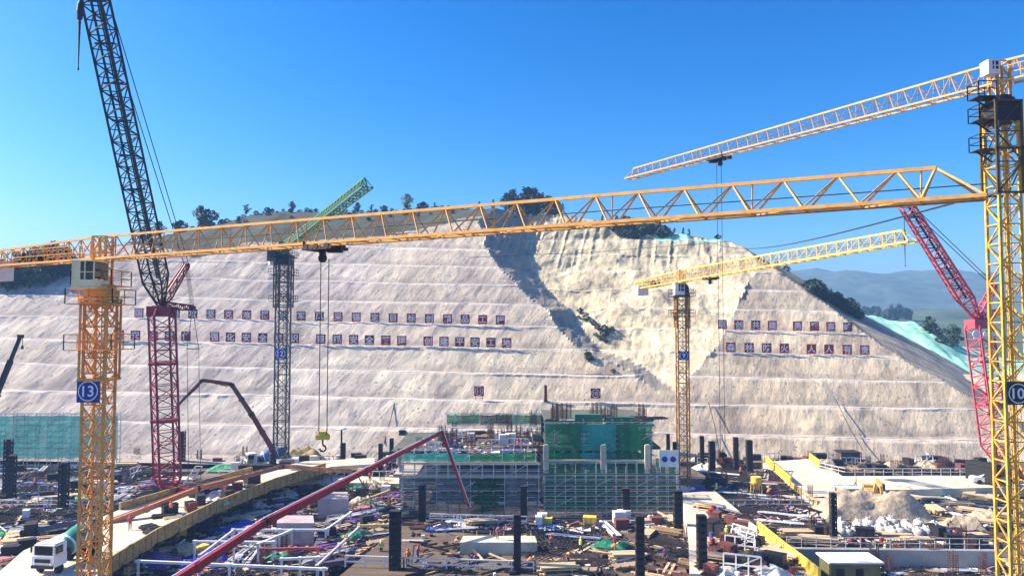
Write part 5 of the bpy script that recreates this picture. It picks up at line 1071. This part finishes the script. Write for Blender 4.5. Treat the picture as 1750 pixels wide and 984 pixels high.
# ------------------------------------------------------------------ workers
def person_mesh(joints, edges, rad):
    me = bpy.data.meshes.new('body'); me.from_pydata(joints, edges, []); o = bpy.data.objects.new('person', me); COL.objects.link(o)
    sk = o.modifiers.new('s', 'SKIN')
    for i, r in enumerate(rad): me.skin_vertices[0].data[i].radius = r if isinstance(r, tuple) else (r, r)
    me.skin_vertices[0].data[0].use_root = True
    ss = o.modifiers.new('u', 'SUBSURF'); ss.levels = 1; ss.render_levels = 1
    m2 = bpy.data.meshes.new_from_object(o.evaluated_get(bpy.context.evaluated_depsgraph_get())); bpy.data.objects.remove(o); return m2
def make_person(pose, vest, helmet):
    lean = {'stand': 0.0, 'bend': 0.9, 'walk': 0.08}[pose]; cl, sl = math.cos(lean), math.sin(lean)
    T = lambda x, y, z: (x, y*cl-(z-0.95)*sl, 0.95+(z-0.95)*cl+y*sl)   # lean forward (-y) about the hips
    st = 0.22 if pose == 'walk' else (0.06 if pose == 'stand' else 0.12)
    J = [(0, 0, 0.95), T(0, 0, 1.15), T(0, 0, 1.38), T(0, -.01, 1.5), T(0, -.03, 1.6), T(0, -.03, 1.72)]
    E_ = [(0, 1), (1, 2), (2, 3), (3, 4), (4, 5)]; Rr = [(.17, .12), (.155, .11), (.19, .12), .06, .095, .085]
    for s in (-1, 1):
        b = len(J); J += [(s*.1, 0, .88), (s*.11, -.06+s*st*.5, .5), (s*.12, s*st, .08), (s*.13, s*st-.16, .04)]; E_ += [(0, b), (b, b+1), (b+1, b+2), (b+2, b+3)]; Rr += [.095, .07, .05, .045]
        b = len(J); hx = .26
        if pose == 'bend': hand = [T(s*.2, 0, 1.42), T(s*.25, -.18, 1.2), (s*.2, -.62, .75), (s*.19, -.68, .66)]
        elif s == 1: hand = [T(s*.2, 0, 1.42), T(s*.27, 0, 1.15), (s*.26, -.24, 1.05), (s*.25, -.34, 1.07)]
        else: hand = [T(s*.2, 0, 1.42), T(s*.27, .03, 1.13), (s*.29, -.06, .88), (s*.29, -.08, .78)]
        J += hand; E_ += [(2, b), (b, b+1), (b+1, b+2), (b+2, b+3)]; Rr += [.07, .05, .038, .045]
    me = person_mesh(J, E_, Rr); me.name = 'person'
    for mm in (JEANS, SHIRT, SKIN): me.materials.append(mm)
    hc = Vector(J[4]); hands = [Vector(J[9+0]), Vector(J[13]), Vector(J[17]), Vector(J[21])] if len(J) > 21 else []
    for p in me.polygons:
        c = p.center; i = 0
        if c.z > 0.98 or (pose == 'bend' and c.y < -.15): i = 1
        if (c-hc).length < 0.2 and c.z > hc.z-.1: i = 2
        for hnd in (Vector(J[13]), Vector(J[21])):
            if (c-hnd).length < 0.1: i = 2
        p.material_index = i; p.use_smooth = True
    root = bpy.data.objects.new('person', me); COL.objects.link(root); OFF[root.name] = Vector()
    ax = (Vector(J[2])-Vector(J[0])).normalized(); m = MB(); m.lathe([(.205, 0.0), (.2, .2), (.215, .4), (.2, .5), (.1, .58)], 14, J[0], ax)
    m.v = [((x)*1.0, J[0][1]+(y-J[0][1])*(.72 if pose != 'bend' else .9), z) for x, y, z in m.v]; m.build('vest', vest, root)
    m = MB(); m.lathe([(.155, 0), (.15, .02), (.13, .03), (.125, .08), (.09, .14), (.03, .165)], 14, Vector(J[4])+(Vector(J[5])-Vector(J[4]))*0.35, Vector(J[5])-Vector(J[4])+Vector((0, 0.01, 0))); m.build('helmet', helmet, root)
    root['category'] = 'person'; root.location = (0, -400, -60); return root
HY, HR_, HW, HB = BRIGHTY, mat('red_helmet', (0.6, 0.02, 0.02), 0.4), WHITE, mat('blue_helmet', (0.03, 0.1, 0.5), 0.4)
PS = {'stand_o': make_person('stand', VESTO, HR_), 'walk_y': make_person('walk', VESTY, HY), 'bend_o': make_person('bend', VESTO, HY), 'stand_y': make_person('stand', VESTY, HW), 'walk_p': make_person('walk', VESTP, HR_), 'bend_p': make_person('bend', VESTP, HB)}
WK = [(942, 941, 2, 'stand_o', 30, 'worker in orange vest upright on the left of the centre plywood deck'), (992, 945, 2, 'walk_y', 120, 'worker in yellow vest walking in the middle of the plywood deck'), (1050, 940, 2, 'walk_p', -60, 'worker in red vest striding right on the plywood deck'), (1046, 950, 2, 'bend_o', 80, 'worker in orange vest bending over on the plywood deck'),
 (697, 967, 2, 'stand_o', 0, 'worker in orange vest just right of the thickest column'), (714, 960, 2, 'walk_p', 60, 'worker in red vest right of the thickest column'), (816, 972, 2, 'bend_p', -90, 'worker in red vest bending at the white guard rail, left'), (902, 975, 2, 'bend_o', 90, 'worker in orange vest bending near the column by the guard rail'),
 (850, 921, 3.4, 'bend_p', 20, 'worker in red vest bending on the bright wall block'), (651, 950, 1.4, 'stand_y', 40, 'worker in yellow vest and white helmet left of the thickest column'), (1513, 958, 1.0, 'stand_y', 0, 'worker in yellow vest before the retaining wall, left of a pair'), (1528, 957, 1.0, 'walk_y', 90, 'worker in yellow vest before the retaining wall, left one of the pair'), (1538, 957, 1.0, 'walk_p', -90, 'worker in red vest before the retaining wall, right one of the pair'),
 (1225, 846, 1.2, 'stand_y', 10, 'worker in yellow vest at the blue tarpaulin pile'), (1210, 822, 1.2, 'walk_p', 70, 'worker in red vest above the blue tarpaulin pile'), (1266, 815, 1.2, 'stand_o', 0, 'worker in orange vest at the back of the dark rebar deck'), (1312, 852, 1.2, 'bend_o', 120, 'worker in orange vest bending on the dark rebar deck'), (1345, 880, 1.2, 'bend_p', 0, 'worker in red vest bending at the front of the rebar deck'),
 (1242, 925, 2.6, 'walk_y', 160, 'worker in yellow vest on the trestle road beside the boxes'), (1253, 972, 2.6, 'stand_o', 200, 'worker in orange vest near the bottom of the trestle road'), (386, 838, 3, 'walk_y', 50, 'worker in yellow vest on the bright road beside the ochre barrier'), (292, 880, 3, 'stand_o', 0, 'worker in orange vest on the bright road near the crawler crane'), (222, 905, 3, 'walk_p', 30, 'worker in red vest on the bright road right of the orange mast'),
 (520, 820, 1.2, 'stand_y', 0, 'worker in yellow vest on the white ledge, left'), (566, 822, 1.2, 'walk_p', 70, 'worker in red vest on the white ledge, middle'), (632, 824, 1.2, 'stand_o', 20, 'worker in orange vest on the white ledge, right'), (545, 955, .1, 'bend_p', 40, 'worker in red vest bending in the pit beside the struts'), (595, 935, 1.4, 'bend_o', -40, 'worker in orange vest bending on the pit formwork deck'), (430, 930, .1, 'stand_y', 10, 'worker in yellow vest in the pit left of the red beam'),
 (830, 768, 7.8, 'bend_o', 0, 'worker in orange vest bending on the upper floor'), (790, 772, 7.8, 'stand_y', 30, 'worker in yellow vest on the upper floor near the boom tip'), (885, 770, 7.8, 'walk_p', -50, 'worker in red vest on the upper floor near the netting'), (60, 835, 1, 'stand_o', 0, 'worker in orange vest on the blue grey slab by the edge columns'), (88, 850, 1, 'bend_p', 90, 'worker in red vest bending on the blue grey slab'), (140, 830, 1, 'walk_y', 40, 'worker in yellow vest on the blue grey slab left of the orange mast'),
 (1560, 880, .2, 'stand_o', 0, 'worker in orange vest among the timber right of the gravel heap'), (1620, 905, .2, 'bend_o', 30, 'worker in orange vest bending beside the white sacks'), (1462, 834, 1.6, 'walk_y', 80, 'worker in yellow vest on the haul road above the white roofed shed'), (1138, 960, 2, 'bend_p', -20, 'worker in red vest between the two right columns of the deck'), (970, 965, 2, 'bend_o', 10, 'worker in orange vest bending at the front of the plywood deck')]
for px, py, z, k, rz, lab in WK:
    g = G(px, py, z); dup(PS[k], (g.x, g.y, z), R(rz), lab, 'construction workers', 1.06)
for o in PS.values():
    for c in list(o.children): bpy.data.objects.remove(c)
    bpy.data.objects.remove(o)

# ------------------------------------------------------------------ trees and brush
def make_tree(h, cw, seed, leafm, n=700, ls=0.34, clumps=14, base=0.35, shape='round'):
    rr = random.Random(seed); t = thing('tree', (0, 0, 0), None, 'tree'); m = MB()
    top = Vector((rr.uniform(-.3, .3), rr.uniform(-.3, .3), h*0.85)); m.bar((0, 0, -0.8), (top.x*.4, top.y*.4, h*0.45), 0.035*h, 0.022*h, 7); m.bar((top.x*.4, top.y*.4, h*0.45), top, 0.022*h, 0.008*h, 6)
    cen = []
    for i in range(clumps):
        u = i/(clumps-1); z = h*lerp(base, 0.95, u); prof = {'round': math.sin(math.pi*(0.12+0.8*u)), 'cone': 1.05-0.85*u, 'spread': 0.35+0.65*u}[shape]
        an = rr.uniform(0, 6.28); r_ = cw/2*prof*rr.uniform(0.25, 0.95); c = Vector((math.cos(an)*r_, math.sin(an)*r_, z)); cen.append((c, cw*0.2*rr.uniform(0.6, 1.25)*(0.6+0.5*prof)))
        m.bar((top.x*.4*u, top.y*.4*u, z*0.72), c, 0.01*h, 0.003*h, 5)
    m.build('trunk', BARK, t); m = MB()
    for i in range(n):
        c, r_ = rr.choice(cen); d = Vector((rr.gauss(0, 1), rr.gauss(0, 1), rr.gauss(0, .8))).normalized()*r_*rr.uniform(0.45, 1.08)
        p = c+d; a = Vector((rr.gauss(0, 1), rr.gauss(0, 1), rr.gauss(0, 1))).normalized(); b = a.orthogonal().normalized(); s = ls*rr.uniform(0.5, 1.2)
        m.add([tuple(p-a*s), tuple(p+b*s*.55), tuple(p+a*s), tuple(p-b*s*.55)], [(0, 1, 2, 3)])
    m.build('crown', leafm, t); t.location = (0, -400, -60); return t
TP = {'euc': make_tree(7, 4.6, 1, LEAFD, 900, 0.32, 24, 0.24, 'round'), 'thin': make_tree(6, 3.4, 2, LEAFD, 260, 0.32, 9, 0.5, 'spread'), 'cone': make_tree(5, 2.4, 3, LEAFD, 420, 0.28, 14, 0.15, 'cone'), 'bush': make_tree(3, 4.2, 4, LEAFD, 520, 0.34, 14, 0.08, 'round'), 'green': make_tree(6, 4.5, 5, LEAFM, 560, 0.38, 14, 0.2, 'round')}
from mathutils.bvhtree import BVHTree
def bvh(name):
    o = bpy.data.objects[name]; return BVHTree.FromPolygons([v.co[:] for v in o.data.vertices], [p.vertices[:] for p in o.data.polygons])
HB_ = bvh('hillside')
def drop(x, y, bv=HB_):
    h = bv.ray_cast(Vector((x, y, 300)), Vector((0, 0, -1))); return h[0].z if h[0] else 0.0
def skyY(px):
    """depth of the skyline along an image column"""
    best = (1e9, 240)
    for Y in range(165, 330, 3):
        x = (px-875)/FPX*Y; z = drop(x, Y); r_ = -(z-CAMH)/Y
        if r_ < best[0]: best = (r_, Y)
    return best[1]
SK = [(270, 378, 'euc', 'dense dark tree on the ridge behind the black luffing jib'), (248, 388, 'bush', 'low dark tree clump on the ridge left of the black luffing jib'), (305, 378, 'bush', 'dark bush on the ridge right of the black luffing jib'), (340, 352, 'euc', 'dark tree alone on the left ridge, right of the jib ropes'), (352, 360, 'bush', 'low bush touching the lone tree on the left ridge'), (418, 350, 'thin', 'thin sparse tree on the left ridge'), (455, 358, 'bush', 'tiny bush right of the thin sparse tree on the ridge'), (497, 354, 'euc', 'medium dark tree left of the green jib'), (522, 358, 'bush', 'low bush touching the left of the green jib'), (609, 348, 'euc', 'open crowned tree under the tip of the green jib'), (633, 354, 'thin', 'thin tree just right of the green jib tip'), (655, 352, 'bush', 'low bush left of the tallest middle ridge tree'), (695, 331, 'euc', 'tall dark conical tree standing alone on the middle ridge'), (722, 346, 'bush', 'round bush right of the lone conical ridge tree'), (742, 346, 'cone', 'small pointed tree on the middle ridge'), (819, 344, 'cone', 'small pointed tree left of the dark hilltop grove, farther'), (843, 341, 'cone', 'small pointed tree nearest the dark hilltop grove on its left'),
 (865, 330, 'euc', 'leftmost tall tree of the dark hilltop grove'), (877, 324, 'euc', 'second tree of the dark hilltop grove'), (890, 330, 'bush', 'low shrub in the gap of the hilltop grove'), (900, 320, 'euc', 'tallest tree of the dark hilltop grove'), (912, 322, 'euc', 'broad tree right of the tallest in the grove'), (924, 330, 'euc', 'shorter tree in the right half of the grove'), (938, 334, 'euc', 'tree near the right end of the hilltop grove'), (948, 338, 'bush', 'rightmost shrub of the hilltop grove'),
 (1031, 366, 'cone', 'small pointed tree behind the orange jib, leftmost of three'), (1055, 368, 'cone', 'small pointed tree behind the orange jib, middle of three'), (1067, 372, 'cone', 'small pointed tree behind the orange jib, rightmost of three'), (1154, 393, 'cone', 'small pointed tree left on the mint netted crest'), (1169, 397, 'cone', 'small pointed tree in the middle of the mint netted crest'), (1179, 402, 'cone', 'small pointed tree right on the mint netted crest'), (1228, 427, 'bush', 'dark bush below the netted crest'), (1345, 462, 'bush', 'dark bush on the right shoulder above the number 9 jib'), (1332, 456, 'bush', 'small dark bush beside the number 9 jib on the shoulder')]
for i, (px, ty, k, lab) in enumerate(SK):
    Y = skyY(px)+(4 if k != 'bush' else 2); x = (px-875)/FPX*Y; z = drop(x, Y); top = P(px, ty, Y).z; hh = {'euc': 7, 'thin': 6, 'cone': 5, 'bush': 3, 'green': 6}[k]
    s = max(0.6, min(1.9, (top-z)/hh)); dup(TP[k], (x, Y, z), i*1.7, lab, 'trees on the hilltop skyline', s)
rt = random.Random(3)
def grove(n, pts, bv, kinds, sc, lab, grp, cat='tree'):
    xs = [p[0] for p in pts]; ys = [p[1] for p in pts]; c = 0
    while c < n:
        p = (rt.uniform(min(xs), max(xs)), rt.uniform(min(ys), max(ys)))
        if not inside(p, pts): continue
        c += 1; d = ray(*p); h = bv.ray_cast(Vector((0, 0, CAMH)), d.normalized())
        if not h[0]: continue
        dup(TP[rt.choice(kinds)], h[0]-Vector((0, 0, .2)), rt.uniform(0, 6), lab, grp, rt.uniform(*sc))
grove(34, [(1378, 488), (1400, 494), (1440, 517), (1468, 540), (1468, 552), (1438, 530), (1400, 512), (1378, 500)], HB_, ['bush'], (0.7, 1.1), 'dark navy shrub in the hedge-like belt down the right slope edge', 'shrub belt on the right slope edge', 'shrub')
grove(30, [(1045, 390), (1070, 388), (1135, 398), (1140, 410), (1080, 408), (1050, 402)], HB_, ['bush'], (0.7, 1.3), 'dark green shrub in the belt under the orange jib right of the raw cut', 'shrub belt above the raw cut')
FH = bvh('middle_hill'); SPH = bvh('spoil_hill'); TER = bvh('bare_terrace')
grove(46, [(-20, 462), (110, 458), (128, 468), (90, 490), (0, 500), (-20, 500)], HB_, ['euc', 'green'], (0.8, 1.3), 'dark tree in the wood left of the cut slope under the counter jib', 'wood at the left edge')
grove(40, [(1475, 536), (1535, 533), (1560, 552), (1480, 554)], FH, ['cone', 'euc'], (1.0, 1.7), 'distant blue green tree in the stand above the mint netted hill', 'far stand of trees')
grove(30, [(1570, 552), (1655, 562), (1660, 585), (1620, 600), (1590, 570)], SPH, ['green', 'bush'], (0.7, 1.2), 'brownish green tree at the right of the mint netted hill', 'trees behind the mint netted hill')
grove(12, [(1560, 590), (1610, 612), (1620, 622), (1580, 610)], TER, ['bush', 'green'], (0.4, 0.8), 'small green shrub on the bare terrace below the mint net', 'shrubs on the bare terrace')
for i in range(58):
    px = 308+i*8.6+rt.uniform(-4, 4); Y = skyY(px)+rt.uniform(-3, 3); x = (px-875)/FPX*Y; dup(TP['bush'], (x, Y, drop(x, Y)-0.15), rt.uniform(0, 6), 'low dark bush in the continuous scrub along the hill crest', 'scrub along the crest', rt.uniform(0.22, 0.55))['category'] = 'shrub'
grove(46, [(300, 384), (345, 362), (480, 357), (600, 366), (690, 354), (800, 356), (800, 372), (300, 392)], HB_, ['bush'], (0.22, 0.5), 'small dark scrub on the grassy hilltop above the slope', 'scrub on the hilltop', 'shrub')
grove(16, [(960, 520), (975, 520), (1010, 545), (1060, 566), (1010, 620), (985, 604), (1040, 622), (1065, 645), (1050, 640), (1000, 560)], HB_, ['bush'], (0.25, 0.6), 'dark shrub on the raw cut by the shaded gully', 'shrubs in the gully', 'shrub')
for t_ in TP.values():
    for c in list(t_.children): bpy.data.objects.remove(c)
    bpy.data.objects.remove(t_)
# mint net laid over the hilltop on the right
xs = np.linspace(46, 66, 60); ys = np.linspace(0, 1, 14); Xn = np.repeat(xs[None, :], 14, 0); yk = np.array([skyY(875+x_*FPX/228) for x_ in (46, 52, 59, 66)]); yc = np.interp(xs, [46, 52, 59, 66], yk)-np.interp(xs, [46, 54, 66], [3.0, 2.0, 0.8]); Yn = yc[None, :]+(ys[:, None]-0.5)*np.interp(xs, [46, 54, 66], [7.5, 5, 1.2])[None, :]
Zn = np.array([[drop(float(a), float(b))+0.12 for a, b in zip(ra, rb_)] for ra, rb_ in zip(Xn, Yn)]); tag(grid_obj('cover_net', Xn, Yn, Zn, MINT, smooth=True), 'mint green cover net on the hilltop right of the shrubs', 'net')

# ------------------------------------------------------------------ air
hz = MB().box((0, 1500, 85), (5200, 3300, 180)).build('haze', MATS['white_paint'], origin=(0, 1500, 0)); tag(hz, kind='stuff')
hm = bpy.data.materials.new('haze_air'); hm.use_nodes = True; t_ = hm.node_tree; t_.nodes.remove(t_.nodes['Principled BSDF']); pv = t_.nodes.new('ShaderNodeVolumePrincipled')
pv.inputs['Color'].default_value = (0.25, 0.52, 1.0, 1); pv.inputs['Density'].default_value = 0.00042; pv.inputs['Anisotropy'].default_value = 0.0
t_.links.new(pv.outputs[0], t_.nodes['Material Output'].inputs['Volume']); hz.data.materials.clear(); hz.data.materials.append(hm)
